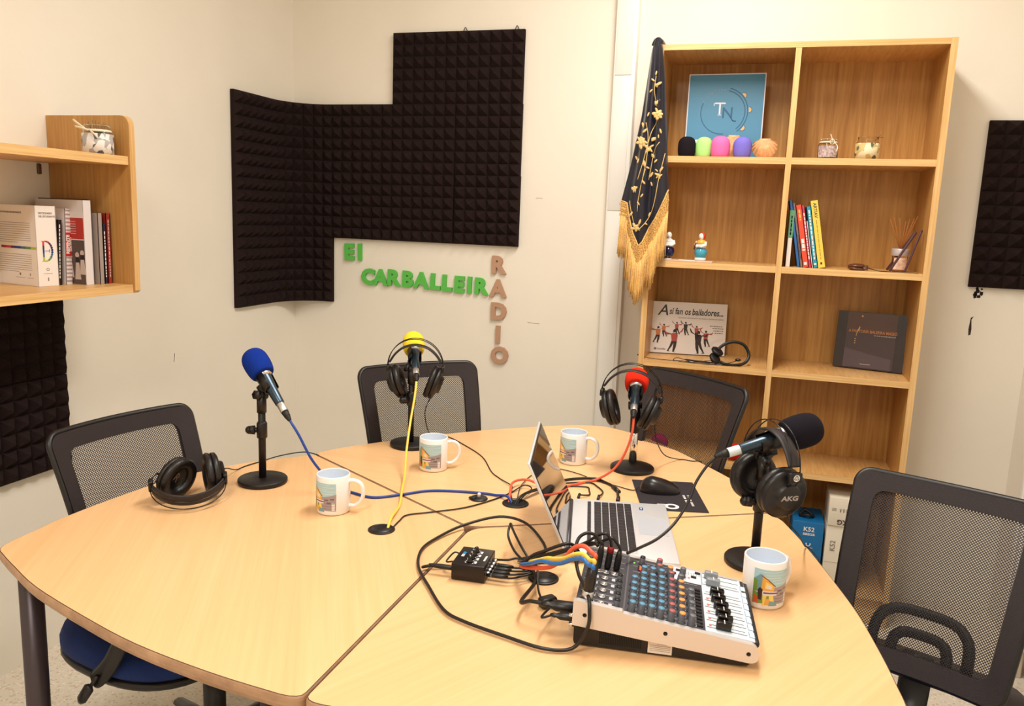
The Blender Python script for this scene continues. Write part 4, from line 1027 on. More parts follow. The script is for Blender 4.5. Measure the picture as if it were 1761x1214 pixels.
cable('black cord looping from the left side of the splitter box', [tuple(PMx @ Vector(q)) for q in ((-.044, .016, .018), (-.060, .014, .014), (-.066, .020, .009), (-.056, .034, .007), (-.035, .040, .007), (-.018, .047, .006))], .0030, CBK, parts=[('plug', pb, BLK)])
cable('thin coiled black power lead behind the splitter box', [tuple(PMx @ Vector(q)) for q in ((-.001, .070, .025), (-.014, .068, .028), (-.024, .052, .018), (-.020, .036, .020), (-.006, .028, .026), (-.001, .030, .024))], .0018, CBK)
cable('black loop of cord standing up between splitter box and laptop', [(1.735, -1.885, .768), (1.705, -1.855, .785), (1.675, -1.815, .80), (1.666, -1.800, .806), (1.663, -1.800, .803), (1.668, -1.825, .788), (1.695, -1.865, .775), (1.725, -1.89, .767)], .0026, CBK)
cable('black cord from the far socket of the splitter box', [tuple(PMx @ Vector((PW, .076, .020))), tuple(PMx @ Vector((PW+.03, .074, .024))), (1.705, -1.882, .768), (1.735, -1.880, .766)], .0024, CBK)
# long bundled cables
cable('black cable bridging the bundle and the laptop side', L3([(-.136, .232, .040), (-.119, .190, .060), (-.099, .180, .080), (-.078, .176, .092), (-.050, .174, .107), (-.032, .176, .112), (-.020, .190, .100), (-.012, .215, .070), (-.02, .24, .045)]), .0032, CBK)
cable('black cable running low through the middle of the bundle', L3([(-.136, .234, .036), (-.110, .190, .055), (-.087, .175, .075), (-.049, .172, .093), (-.013, .170, .110), (.013, .168, .122), (.024, .158, .122)]), .0032, CBK)
# tie of the bundle
b = MB(); b.tube([(1.722, -1.903, .767), (1.745, -1.888, .771)], .013, 12); tag(obj('cable_tie', b, RUB), 'black wrap holding the cable bundle together left of the mixer', 'cable tie')
# power and usb plugs at the mixer rear
def rearplug(v, z, L, r): 
    b = MB(); F = MO @ T(-.003, v, z) @ RY(-pi/2); b.lathe([(r*.8, 0), (r, .003), (r, L*.55), (r*.5, L*.75), (r*.62, L*.8), (r*.4, L)], 12, M=F, sx=.75); return b
cable('black power cord with chunky plug in the back of the mixer', [tuple(MO @ Vector(q)) for q in ((-.060, .052, .048), (-.085, .060, .045), (-.105, .085, .030))]+[(1.765, -1.945, .760), (1.735, -1.905, .765)], .0036, CBK, parts=[('plug', rearplug(.050, .048, .060, .0125), BLK)])
fb = MB(); fb.box((0, 0, 0), (.034, .022, .019), M=T(1.806, -2.012, TZ+.011) @ RZ(.85), bev=.005)
cable('black lead with a ferrite block and jack plug in the back of the mixer', [tuple(MO @ Vector(q)) for q in ((-.040, .022, .044), (-.058, .022, .038))]+[(1.825, -2.03, .765), (1.806, -2.012, .755), (1.79, -2.0, .752), (1.775, -1.97, .76), (1.762, -1.93, .775), (1.742, -1.90, .770)], .0022, CBK, parts=[('ferrite_block', fb, BLK), ('plug', rearplug(.022, .044, .040, .0085), BLK)])
cable('thin black cable crossing from the left grommet to the open grommet', [(1.374, -1.778, TZ+.002), (1.371, -1.735, g), (1.372, -1.694, g), (1.416, -1.655, g), (1.483, -1.592, g), (1.531, -1.508, g), (1.556, -1.44, g), (1.575, -1.39, g+.006), (1.60, -1.40, g+.004), (1.598, -1.47, g+.004), (1.592, -1.51, TZ)], .0018, CBK)
cable('thin mouse cable running behind the laptop lid', [(1.868, -1.288, TZ+.012), (1.855, -1.292, g), (1.807, -1.275, g), (1.74, -1.25, g), (1.69, -1.215, g), (1.625, -1.192, g), (1.585, -1.21, g), (1.565, -1.29, g), (1.57, -1.40, g+.006), (1.588, -1.49, g+.006), (1.592, -1.512, TZ-.002)], .0014, CBK)
for k in range(3):
    o_ = .012*k
    ub = MB(); ub.cyl((1.834-.05*k, -1.412-.008*k, .752), (1.831-.05*k, -1.385-.008*k, .752), .0052 if k == 0 else .0038, 10)
    cable('black cable behind the laptop lid to its far side, %s' % ['thick outer one', 'middle one', 'innermost one'][k],
          [(1.588+.004*k, -1.516, TZ-.003), (1.597, -1.492, g+.012), (1.612+.004*k, -1.43, g+.010), (1.632+.006*k, -1.36+.0*k, g), (1.665+.006*k, -1.285-o_*2, g), (1.732, -1.240-o_*3.2, g), (1.775-.015*k, -1.262-o_*3.4, g), (1.812-.03*k, -1.305-o_*3, g), (1.831-.05*k, -1.388-.008*k, .751)], [.0036, .0020, .0020][k], CBK, parts=[('plug', ub, BLK)])
b = MB(); b.cyl((1.800, -1.288, g+.001), (1.822, -1.325, g+.001), .0062, 10); tag(obj('ferrite_bead', b, BLK), 'black ferrite lump on the thick cable behind the laptop', 'ferrite bead')

# ------------------------------------------------------------------ things on the bookshelf
BEFORE = set(bpy.data.objects)
SY = -.15
Z1 = 1.714
def wscreen(name, c, x, y, z, label, R=.034, L=.074, M=None, g_='spare foam windscreens'):
    b = windscreen(MB(), 0, L, R, open_=.5); 
    o = obj('foam_windscreen', b, FOAMB(name, c)); o.matrix_basis = M if M is not None else T(x, y, z); return tag(o, label, 'windscreen', g_)
wscreen('ws_black', (28, 22, 28), 1.822, -.155, Z1, 'black foam windscreen, leftmost on the top left shelf', .033)
wscreen('ws_white', (236, 234, 236), 1.858, -.085, Z1, 'white foam windscreen half hidden behind the black and green ones', .030, .070)
wscreen('ws_green', (176, 236, 140), 1.886, -.150, Z1, 'pale green foam windscreen standing between black and pink ones', .031, .073)
wscreen('ws_pink', (246, 112, 176), 1.948, -.168, Z1, 'pink foam windscreen at the front edge of the top left shelf', .0345, .075)
wscreen('ws_violet', (122, 112, 206), 2.028, -.158, Z1, 'violet foam windscreen, rightmost on the top left shelf', .0335, .074)
def shell(x, y, z, rz, label, R=.052):
    b = MB()
    def f(u, v):
        a = rad(-72+144*u); r = R*1.25*(.08+.92*v)*(.30+.70*cos(a)**.8); rib = .0042*cos(u*2*pi*11)*v**1.5
        bul = .018*sin(pi*min(v*.9+.05, 1))*cos(a*.8)
        return (r*sin(a)*1.02, -bul-rib, r*cos(a))
    b.grid(f, 72, 14)
    b.box((0, -.003, .006), (.040, .006, .012), bev=.002)
    M = T(x, y, z) @ RZ(rz) @ RX(rad(-8)) @ RY(pi) @ T(0, 0, -R*1.25)
    o = obj('scallop_shell', b, mat('shell_tan', (222, 168, 118), .5, noise=.25, nscale=60)); o.matrix_basis = M; return tag(o, label, 'shell', 'scallop shells')
shell(2.107, -.125, Z1, -.1, 'tan scallop shell beside the violet windscreen', .058)
shell(1.992, -.090, Z1, .1, 'pinkish scallop shell behind the pink and violet windscreens, in front of the blue picture', .070)
# blue picture
t = thing('picture_print', 'blue square picture with letters TN and a drawn tambourine, leaning on the top shelf', 'picture', M=T(1.948, -.052, Z1+.0025) @ RX(rad(-5.5)) @ RY(rad(-.4)) @ SC(.968, 1, .968))
b = MB(); b.box((0, 0, .164), (.292, .003, .328)); b.box((0, -.0018, .164), (.284, .0006, .320), 1); obj('board', b, [mat('picture_edge', (214, 210, 214), .5), mat('picture_blue', (62, 128, 164), .45)], t)
b = MB()
FM = T(-.008, -.0024, .180) @ WALLX
def arcs(b, r, a0, a1, wd, mi, c=(0, 0)): b.lathe([(r-wd/2, 0), (r+wd/2, 0)], 40, mi, False, FM @ T(c[0], c[1], .0001), a0=rad(a0), a1=rad(a1))
arcs(b, .084, 155, 275, .0035, 0); arcs(b, .084, -50, 78, .004, 0); arcs(b, .094, -52, 76, .004, 0)
for a in (40, 5, -38):
    F2 = FM @ T(.098*cos(rad(a)), .098*sin(rad(a)), 0) @ RZ(rad(a))
    b.lathe([(.0001, 0), (.0125, 0)], 20, 0, False, F2, a0=-pi/2, a1=pi/2); b.lathe([(.0001, .0002), (.0100, .0002)], 20, 1, False, F2, a0=-pi/2, a1=pi/2)
for k in range(9):
    a = 88+8*k; b.box((.086*cos(rad(a)), .086*sin(rad(a)), .0002), (.006, .0016, .0002), 2, M=FM); b.box((.086*cos(rad(a)), .086*sin(rad(a)), .0002), (.0016, .006, .0002), 2, M=FM)
b.text('T', .066, .0002, M=FM @ T(-.012, .012, .0002), mi=3); b.text('N', .058, .0002, M=FM @ T(.018, -.004, .0006), mi=0, off=.0006)
b.box((-.012, .034, .0004), (.044, .003, .0003), 3, M=FM); b.box((-.0345, .029, .0004), (.003, .010, .0003), 3, M=FM); b.box((-.012, -.011, .0004), (.014, .002, .0003), 3, M=FM)
b.tube([FM @ Vector(p) for p in ((.030, -.018, .0008), (.040, -.032, .0008), (.052, -.034, .0008))], .0016, 6, 0, sub=4)
obj('drawing', b, [mat('ink_blue', (0, 84, 124), .5), mat('ink_orange', (222, 172, 96), .5), mat('ink_pale', (150, 150, 160), .5), mat('ink_white', (222, 222, 228), .5)], t)
# glass jars
def jar(x, y, z, label, kind, R=.034, Hh=.068, rz=0):
    t = thing('glass_jar', label, 'jar', (x, y, z), rz, 'decorated glass jars')
    b = MB(); b.lathe([(.0001, 0), (R-.002, 0), (R, .003), (R, Hh*.72), (R*.84, Hh*.82), (R*.84, Hh*.97), (R*.86, Hh), (R*.80, Hh), (R*.78, Hh*.84), (R*.93, Hh*.70), (R*.93, .006), (.0001, .005)], 32)
    obj('glass', b, GLASS, t)
    if kind == 'ribbon':
        b = MB(); b.lathe([(R*.86, Hh*.80), (R*.90, Hh*.84), (R*.86, Hh*.88)], 28, 0)
        b.tube([(R*.30+.008*cos(a), -R*.92, Hh*.84+.008*sin(a)) for a in [k*pi/5 for k in range(10)]], .0014, 6, 0, closed=True)
        b.tube([(R*.35, -R*.95, Hh*.86), (R*.15, -R*.98, Hh*1.12), (R*.05, -R, Hh*1.22)], [.0014]*10+[.003], 6, 0, sub=4); b.tube([(R*.5, -R*.9, Hh*.84), (R*.85, -R*.9, Hh*.6), (R*.75, -R*1.0, Hh*.36)], [.0016]*10+[.003], 6, 0, sub=4)
        obj('ribbon', b, mat('ribbon_cream', (240, 230, 205), .6), t)
        b = MB(); b.lathe([(.0001, .007), (R*.88, .007), (R*.88, Hh*.42), (R*.5, Hh*.55), (.0001, Hh*.6)], 24); obj('contents', b, mat('jar_dark_petals', (120, 78, 80), .8, noise=.6, nscale=90), t)
        b = MB(); b.lathe([(R+.0004, .006), (R+.0004, Hh*.66)], 28, M=None, a0=rad(200), a1=rad(330)); obj('printed_sleeve', b, mat('jar_sleeve_pattern', (176, 156, 156), .5, noise=.55, nscale=140), t)
    else:
        c = (196, 172, 110) if kind == 'yellow' else (176, 170, 168)
        b = MB(); b.lathe([(R+.0004, .002), (R+.0004, Hh*.72)], 32); m_ = mat('jar_paper_'+kind, c, .6)
        nt = m_.node_tree; v = nt.nodes.new('ShaderNodeTexVoronoi'); v.inputs['Scale'].default_value = 70; tc = nt.nodes.new('ShaderNodeTexCoord'); nt.links.new(tc.outputs['Object'], v.inputs['Vector'])
        r = nt.nodes.new('ShaderNodeValToRGB'); r.color_ramp.interpolation = 'CONSTANT'; r.color_ramp.elements[0].color = lin(c); r.color_ramp.elements[1].position = .5; r.color_ramp.elements[1].color = lin((92, 98, 74) if kind == 'yellow' else (96, 96, 96))
        e_ = r.color_ramp.elements.new(.72); e_.color = lin((226, 214, 180) if kind == 'yellow' else (232, 226, 222))
        sp = nt.nodes.new('ShaderNodeSeparateColor'); nt.links.new(v.outputs['Color'], sp.inputs[0]); nt.links.new(sp.outputs[0], r.inputs['Fac']); nt.links.new(r.outputs['Color'], nt.nodes['Principled BSDF'].inputs['Base Color'])
        obj('printed_sleeve', b, m_, t)
        if kind == 'yellow':
            b = MB(); b.tube([(R*.5, -R*.3, Hh*.85), (R*.8, -R*.4, Hh*1.02), (R*.95, -R*.5, Hh*1.1)], .0009, 5, sub=3); b.tube([(R*.75, -R*.4, Hh*1.0), (R*1.15, -R*.4, Hh*.98)], .0009, 5); obj('twig', b, mat('twig', (110, 84, 60), .8), t)
        else:
            b = MB(); b.tube([(-.010, -R, Hh*.80), (-.030, -R*1.15, Hh*.98), (-.046, -R*1.1, Hh*1.12)], [.003, .0035, .0045, .0045, .005, .005, .005, .005, .003], 8, sub=4, flat=(.4, 1)); b.tube([(-.006, -R, Hh*.80), (-.022, -R*1.2, Hh*.86), (-.040, -R*1.1, Hh*.90)], .004, 8, sub=4, flat=(.4, 1))
            b.tube([(.0, -R*1.0, Hh*.78), (.012, -R*1.1, Hh*.68), (.020, -R*1.05, Hh*.56)], .0042, 8, sub=4, flat=(.5, 1)); b.lathe([(R*.87, Hh*.78), (R*.92, Hh*.82), (R*.87, Hh*.86)], 28); obj('ribbon', b, mat('ribbon_cream', (240, 230, 205), .6), t)
            b = MB(); random.seed(5)
            for k in range(10):
                a = random.uniform(0, 2*pi); b.tube([(.012*cos(a), .012*sin(a), Hh*.7), (.024*cos(a), .024*sin(a), Hh*(1.0+.16*random.random()))], .0009, 5)
            obj('dried_stems', b, mat('dried_stem', (120, 100, 70), .8), t)
jar(2.332, -.130, Z1, 'small glass jar with cream ribbon and dark petals on the top right shelf', 'ribbon', .0345, .070)
jar(2.466, -.130, Z1, 'glass jar in a yellow and green patterned sleeve on the top right shelf', 'yellow', .040, .078)
jar(.250, -1.436, 1.5925, 'glass jar in a grey patterned sleeve with cream ribbon on the left wall shelf', 'grey', .0420, .086, rz=rad(20))

# figurines on a tray, second left shelf
Z2 = 1.315
t = thing('display_tray', 'low clear tray with a pink edge under the two figurines', 'tray', (1.855, -.165, Z2))
b = MB(); b.box((0, 0, .003), (.19, .055, .006), bev=.001); obj('base', b, mat('tray_pinkish', (214, 184, 166), .25), t)
b = MB(); b.box((0.0, -.012, .0062), (.06, .018, .001)); obj('plate', b, WHITE, t)
def figurine(x, y, z, skirt, label, scarf=False, rz=0):
    t = thing('figurine', label, 'figurine', (x, y, z), rz, 'ceramic peasant women figurines')
    PW_ = mat('porcelain', (240, 234, 230), .2)
    if scarf: obj('pedestal', MB().lathe([(.021, 0), (.021, .010), (.018, .011)], 20), PW_, t)
    else: 
        b = MB(); b.lathe([(.016, 0), (.016, .003)], 20, 0)
        for sx in (-.007, .007): b.sph((sx, -.004, .006), .006, 10, 1, sc=(1, 1.5, .7)); b.cyl((sx, 0, .006), (sx, 0, .016), .003, 8, 0)
        obj('feet', b, [PW_, mat('clog_brown', (96, 44, 34), .4)], t)
    z0 = .011
    obj('skirt', MB().lathe([(.018, z0), (.0205, z0+.004), (.0235, z0+.016), (.0225, z0+.028), (.017, z0+.034), (.014, z0+.036)], 24), skirt, t)
    b = MB(); b.lathe([(.014, z0+.034), (.019, z0+.040), (.020, z0+.050), (.017, z0+.060), (.008, z0+.067), (.005, z0+.069)], 24, sy=.8)
    for s_ in (-1, 1): b.tube([(s_*.017, 0, z0+.058), (s_*.021, -.006, z0+.047), (s_*.012, -.018, z0+.042), (0, -.020, z0+.042)], [.006, .0055, .005, .0045], 8, sub=1)
    obj('torso', b, PW_, t)
    b = MB(); b.sph((0, -.002, z0+.078), .0115, 16, sc=(.9, .95, 1.15))
    b.tube([(0, -.012, z0+.080), (0, -.0145, z0+.0775)], .0012, 6); 
    for s_ in (-1, 1): b.sph((s_*.004, -.0115, z0+.081), .0011, 6, 1)
    b.tube([(-.003, -.0118, z0+.072), (.003, -.0118, z0+.072)], .0007, 5, 2)
    obj('head', b, [PW_, BLK, mat('lip_red', (190, 70, 60), .4)], t)
    if scarf:
        b = MB(); b.sph((0, .003, z0+.0795), .0132, 16, sc=(1, .95, 1.12)); b.tube([(0, .008, z0+.070), (0, .014, z0+.060)], [.008, .003], 8); obj('head_scarf', b, mat('scarf_red', (206, 62, 30), .35), t)
        b = MB(); b.lathe([(.0185, z0+.050), (.0195, z0+.056), (.014, z0+.064), (.007, z0+.068)], 24, sy=.9); obj('neckerchief', b, mat('figurine_orange', (236, 172, 70), .35), t)
        b = MB(); b.tube([(-.012, -.020, z0+.055), (-.015, -.024, z0+.030)], .003, 8); obj('dark_stick', b, mat('clog_brown', (96, 44, 34), .4), t)
    else:
        b = MB(); b.lathe([(.0170, z0+.050), (.0175, z0+.057), (.012, z0+.064)], 24, sy=.85); obj('bodice', b, mat('figurine_tan', (206, 166, 116), .4), t)
figurine(1.780, -.166, Z2+.0065, mat('skirt_navy', (16, 16, 62), .12), 'small ceramic woman figurine in a dark blue skirt, beside the gold fringe')
figurine(1.905, -.170, Z2+.0065, mat('skirt_teal', (66, 158, 184), .12), 'small ceramic woman figurine with red headscarf and teal skirt', scarf=True, rz=rad(-25))

# books
def book(x0, th_, h, dep, z, lean, spine, label, y0=-.155, cover=None, marks=(), pages=True, group='books leaning on the second right shelf', name='book'):
    """stands on its foot, spine to -Y, leaning by 'lean' degrees to the left"""
    M = T(x0, y0, z) @ RY(rad(-lean))
    if lean > 0: M = T(x0, y0, z) @ RY(rad(-lean))
    t = thing(name, label, 'book', M=M, group=group)
    b = MB(); b.box((th_/2, .0006, h/2), (th_, .0012, h)); b.box((.0006, dep/2, h/2), (.0012, dep, h)); b.box((th_-.0006, dep/2, h/2), (.0012, dep, h)); obj('cover', b, spine, t)
    b = MB(); b.box((th_/2, dep/2, h/2), (th_-.0025, dep-.004, h-.005)); obj('pages', b, mat('page_paper', (236, 228, 212), .8), t)
    if marks:
        b = MB(); ms = []
        for (kind, a, c, mm, *rest) in marks:
            if mm not in ms: ms.append(mm)
            if kind == 'bar': b.box((th_/2, -.0003, (a+c)/2), (th_*rest[0], .0006, c-a), ms.index(mm))
            elif kind == 'txt': b.text(rest[0], rest[1], .0002, M=T(th_/2, -.0004, (a+c)/2) @ WALLX @ RZ(rest[2] if len(rest) > 2 else -pi/2), mi=ms.index(mm), off=.0002)
            elif kind == 'dash':
                z_ = a
                while z_ < c:
                    l_ = random.uniform(.005, .016); b.box((th_/2, -.0003, z_+l_/2), (th_*rest[0], .0006, l_)); b.m[-6:] = [ms.index(mm)]*6; z_ += l_+.003
        obj('spine_print', b, ms, t)
    return t
random.seed(11)
PWt = mat('print_white', (238, 232, 228), .6); PDk = mat('print_dark', (70, 56, 54), .6); PY = mat('print_yellow', (244, 190, 90), .6)
zb = 1.3152; ln = 11.5
def lift(th_, lean): return th_*math.sin(rad(lean)) if lean > 0 else 0
book(2.220, .0165, .205, .12, zb, 0, mat('cover_white', (232, 226, 220), .5), 'thin upright book, spine green above and white below, leftmost on the second right shelf', marks=(('bar', .105, .204, mat('spine_green', (96, 156, 118), .5), .98), ('dash', .115, .18, PWt, .25)))
bk = [(2.2630, .0105, .243, (40, 96, 160), 'tall thin blue book leaning left on the second right shelf', ()),
      (2.2745, .0088, .233, (120, 104, 106), 'thin grey-brown book leaning between the blue and the orange book', (('dash', .03, .11, PDk, .3),)),
      (2.2845, .0190, .226, (230, 76, 50), 'orange-red book leaning on the second right shelf', (('dash', .17, .205, PY, .3), ('txt', .08, .13, PY, 'RABA', .017), ('txt', .05, .09, PWt, 'BOOK', .001), ('dash', .060, .095, PWt, .5), ('bar', .008, .018, PWt, .5))),
      (2.3048, .0095, .226, (196, 50, 84), 'narrow magenta book leaning between the orange and the teal book', (('dash', .03, .20, PWt, .35),)),
      (2.3155, .0045, .170, (240, 236, 230), 'very thin white booklet leaning beside the teal book', ()),
      (2.3212, .0150, .222, (40, 146, 172), 'teal book with white spine lettering leaning on the second right shelf', (('dash', .03, .21, PWt, .30), ('bar', .010, .016, PWt, .55))),
      (2.3375, .0260, .243, (242, 206, 84), 'thick yellow book, rightmost of the leaning row', (('txt', .19, .225, PDk, 'ARTIAV', .016), ('dash', .03, .17, mat('print_ochre', (196, 150, 60), .6), .14), ('bar', .012, .020, PDk, .25)))]
for (x, th_, h, c, lab, mk) in bk:
    mk = tuple(m for m in mk if not (m[0] == 'txt' and m[4] in ('BOOK', 'RABA')))
    book(x, th_, h, .13, zb-.0, ln, mat('cover_%d_%d_%d' % c, c, .45), lab, marks=mk)

# castanet-like brown object, diffuser, folding stand
t = thing('castanets', 'pair of brown wooden castanets with a dark cord lying on the second right shelf', 'castanets', (2.470, -.158, Z2), rad(-6))
CW = mat('castanet_wood', (92, 54, 38), .25)
for k, dz in enumerate((.006, .016)):
    b = MB(); b.sph((0, 0, 0), .03, 20, sc=(1, .8, .28), M=T(0, 0, dz) @ RY(rad(4-6*k))); b.box((.030, 0, dz), (.018, .022, .007), bev=.003); obj('castanet_half', b, CW, t)
b = MB(); b.tube([(.035, .0, .010), (.06, -.01, .004), (.072, .01, .0016), (.09, .015, .0016), (.11, 0, .0016), (.15, -.012, .0016), (.20, -.020, .0016)], .0009, 5, sub=6); b.tube([(.035, 0, .012), (.055, .004, .006), (.075, -.005, .0016), (.10, -.022, .0016), (.13, -.01, .0016)], .0009, 5, sub=6); obj('cord', b, CBK, t)
t = thing('reed_diffuser', 'small glass reed diffuser with silver cap and brown sticks on the second right shelf', 'diffuser', (2.622, -.095, Z2))
obj('bottle', MB().lathe([(.0001, 0), (.024, 0), (.026, .004), (.026, .058), (.021, .062), (.0001, .063)], 28), GLASS, t)
obj('label', MB().lathe([(.0264, .008), (.0264, .050)], 20, a0=rad(215), a1=rad(320)), mat('diffuser_label', (226, 190, 168), .6, noise=.3, nscale=90), t)
obj('oil', MB().lathe([(.0001, .004), (.0235, .004), (.0235, .030), (.0001, .030)], 24), mat('diffuser_oil', (216, 150, 110), .1), t)
obj('cap', MB().lathe([(.029, .056), (.030, .058), (.030, .080), (.029, .082), (.006, .082)], 28), mat('cap_silver', (200, 190, 192), .3, metal=.3), t)
for a, l in ((-.42, .115), (-.30, .118), (-.14, .112), (.06, .10), (.16, .11), (.34, .125), (.28, .115)):
    b = MB(); b.cyl((0, 0, .070), (sin(a)*l, .004*cos(9*a), .080+cos(a)*l), .0013, 6); obj('reed', b, mat('reed_brown', (176, 104, 44), .7), t)
t = thing('wooden_stand', 'dark purple-brown folding wooden stand leaning at the right end of the second shelf', 'stand', (2.63, -.150, Z2))
PB_ = mat('stand_plum', (72, 34, 44), .35)
def barpart(n, a, c, w_, d_):
    a = Vector(a); c = Vector(c); b = MB(); L = (c-a).length; b.box((0, 0, L/2), (w_, d_, L), M=T(*a) @ frame_from(c-a, (0, 1, 0)), bev=.0015); return obj(n, b, PB_, t)
barpart('front_leg', (-.047, -.018, .004), (.028, .010, .142), .008, .008); barpart('front_leg', (-.047, .052, .004), (.028, .030, .142), .008, .008)
barpart('rear_leg', (.000, -.030, .004), (.045, .005, .150), .008, .007); barpart('cross_bar', (.040, -.020, .150), (.040, .050, .150), .009, .009); barpart('cross_bar', (.022, -.022, .085), (.022, .03, .085), .006, .006)

# third shelf: big books and the headset
Z3 = .9205
t = thing('book', 'wide white book showing dancing figures and the title Asi fan os bailadores', 'book', M=T(1.8735, -.100, .9395) @ RZ(rad(9)) @ RX(rad(-7)), group='large books shown cover out')
b = MB(); b.box((0, 0, .104), (.300, .012, .208), 0, fm={2: 1}); obj('cover', b, [mat('book_edge_brown', (90, 58, 50), .5), mat('glossy_white_cover', (222, 214, 210), .12, coat=.5)], t)
FB = T(0, -.0063, 0) @ WALLX
def flat_poly(b, pts, mi, x, y, s=1, flip=1, lay=0): b.prism([(x+flip*px*s, y+py*s) for px, py in pts], 0, .0003+.0001*lay, mi, FB)
b = MB(); INK = mat('ink_black', (34, 26, 26), .4)
b.text('A', .062, .0002, M=FB @ T(-.103, .172, 0), off=.0004, shear=.25); b.text('sí fan os', .036, .0002, M=FB @ T(-.078, .170, 0), off=.0006, ax='LEFT', shear=.15, sx=.72); b.text('bailadores...', .036, .0002, M=FB @ T(.012, .170, 0), off=.0008, ax='LEFT', shear=.15, sx=.72)
obj('title', b, INK, t)
b = MB(); b.text('repertorio de iniciación aos bailes e danzas de Galicia', .0088, .0001, M=FB @ T(.138, .146, 0), ax='RIGHT', sx=.95)
for k, L in enumerate((.052, .042, .038, .032)):
    x = .138-L; 
    while x < .136:
        l_ = random.uniform(.004, .010); b.box((x+l_/2, .118-.0092*k, .0002), (l_, .0032, .0003), M=FB); x += l_+.0022
b.text('Acordes', .012, .0001, M=FB @ T(-.118, .016, 0), ax='LEFT', off=.0003, sx=.8); b.box((-.126, .016, .0002), (.010, .009, .0003), M=FB)
obj('small_print', b, mat('ink_grey', (112, 100, 100), .6), t)
b = MB()
def dancer(x, y, s, flip, shirt, pant):
    ml = [shirt, pant, 2]
    flat_poly(b, [(-.12, .50), (.12, .50), (.16, .80), (.10, .90), (-.10, .90), (-.16, .80)], ml[0], x, y, s, flip, 1)
    flat_poly(b, [(-.07, .92)]+[(.075*cos(a), 1.0+.085*sin(a)) for a in [k*pi/6 for k in range(-1, 8)]], 2, x, y, s, flip, 2)
    flat_poly(b, [(.10, .86), (.36, .98), (.42, 1.16), (.38, 1.17), (.30, 1.02), (.08, .78)], ml[0], x, y, s, flip, 2)
    flat_poly(b, [(-.10, .86), (-.36, .80), (-.48, .94), (-.44, .99), (-.33, .88), (-.10, .78)], ml[0], x, y, s, flip, 2)
    flat_poly(b, [(-.13, .52), (.13, .52), (.10, .25), (.02, .02), (.10, 0), (-.06, 0), (-.04, .25), (-.02, .42), (-.10, .26), (-.24, .06), (-.16, .02), (-.32, .02), (-.20, .28)], ml[1], x, y, s, flip, 1)
for a in ((-.118, .040, .062, 1, 0, 3), (-.096, .066, .048, -1, 0, 3), (-.052, .006, .085, 1, 1, 3), (-.045, .078, .046, -1, 1, 3), (-.010, .076, .050, -1, 3, 3), (.034, .062, .050, -1, 1, 3), (.043, .004, .086, -1, 3, 3), (.072, .034, .060, -1, 1, 3)): dancer(*a)
obj('cover_picture', b, [mat('shirt_orange', (196, 112, 62), .5), mat('shirt_red', (170, 70, 64), .5), mat('hair_dark', (40, 26, 26), .5), mat('trouser_dark', (42, 26, 26), .5)], t)
t = thing('book', 'square dark brown book on whaling, leaning at the right of the third shelf', 'book', M=T(2.5505, -.105, .9395) @ RZ(rad(-13)) @ RX(rad(-8)), group='large books shown cover out')
b = MB(); b.box((0, 0, .108), (.245, .018, .216), 0); obj('cover', b, mat('dark_cover', (44, 30, 30), .25), t)
b = MB(); b.box((.1228, .001, .108), (.0008, .014, .208)); obj('pages', b, mat('page_paper', (236, 228, 212), .8), t)
FB = T(0, -.0092, 0) @ WALLX
b = MB(); b.prism([(-.087, .212), (.087, .212), (.087, .004), (-.087, .004)], 0, .0002, 0, FB); b.prism([(-.087, .004), (.079, .004), (.079, .045), (.0, .058), (-.087, .076)], 0, .0004, 1, FB); b.prism([(-.087, .214), (.087, .214), (.087, .135), (-.087, .15)], 0, .0004, 2, FB)
obj('cover_picture', b, [mat('cover_mid', (66, 48, 50), .28), mat('cover_low', (84, 68, 74), .28), mat('cover_top', (84, 52, 38), .28)], t)
b = MB(); b.text('A FACTORÍA BALEEIRA MASSÓ', .0155, .0002, M=FB @ T(.006, .142, .0006), sx=.80, off=.0002); obj('title', b, mat('title_orange', (206, 134, 70), .5), t)
b = MB(); b.tube([FB @ Vector(p) for p in ((-.041, .160, .0008), (-.045, .146, .0008), (-.049, .138, .0008), (-.051, .122, .0008))], [.0018, .0022, .0026, .0022, .0018, .0012, .0012, .001, .0008, .0006], 5, sub=3)  # lamp reflection on the dark cover, painted as gold streak and dots
for z_ in (.112, .104, .096): b.box((-.053, z_, .0008), (.004, .0022, .0003), M=FB)
b.lathe([(.0001, 0), (.003, 0)], 12, M=FB @ T(-.036, .200, .0008))
obj('painted_lamp_reflection', b, mat('lamp_reflection_gold', (244, 196, 110), .5), t)
b = MB(); x = .012
while x < .082: l_ = random.uniform(.004, .009); b.box((x+l_/2, .130, .0008), (l_, .0024, .0003), M=FB); x += l_+.002
b.box((-.008, .018, .0008), (.036, .0020, .0003), M=FB); obj('small_print', b, mat('pr_pale', (196, 184, 178), .6), t)
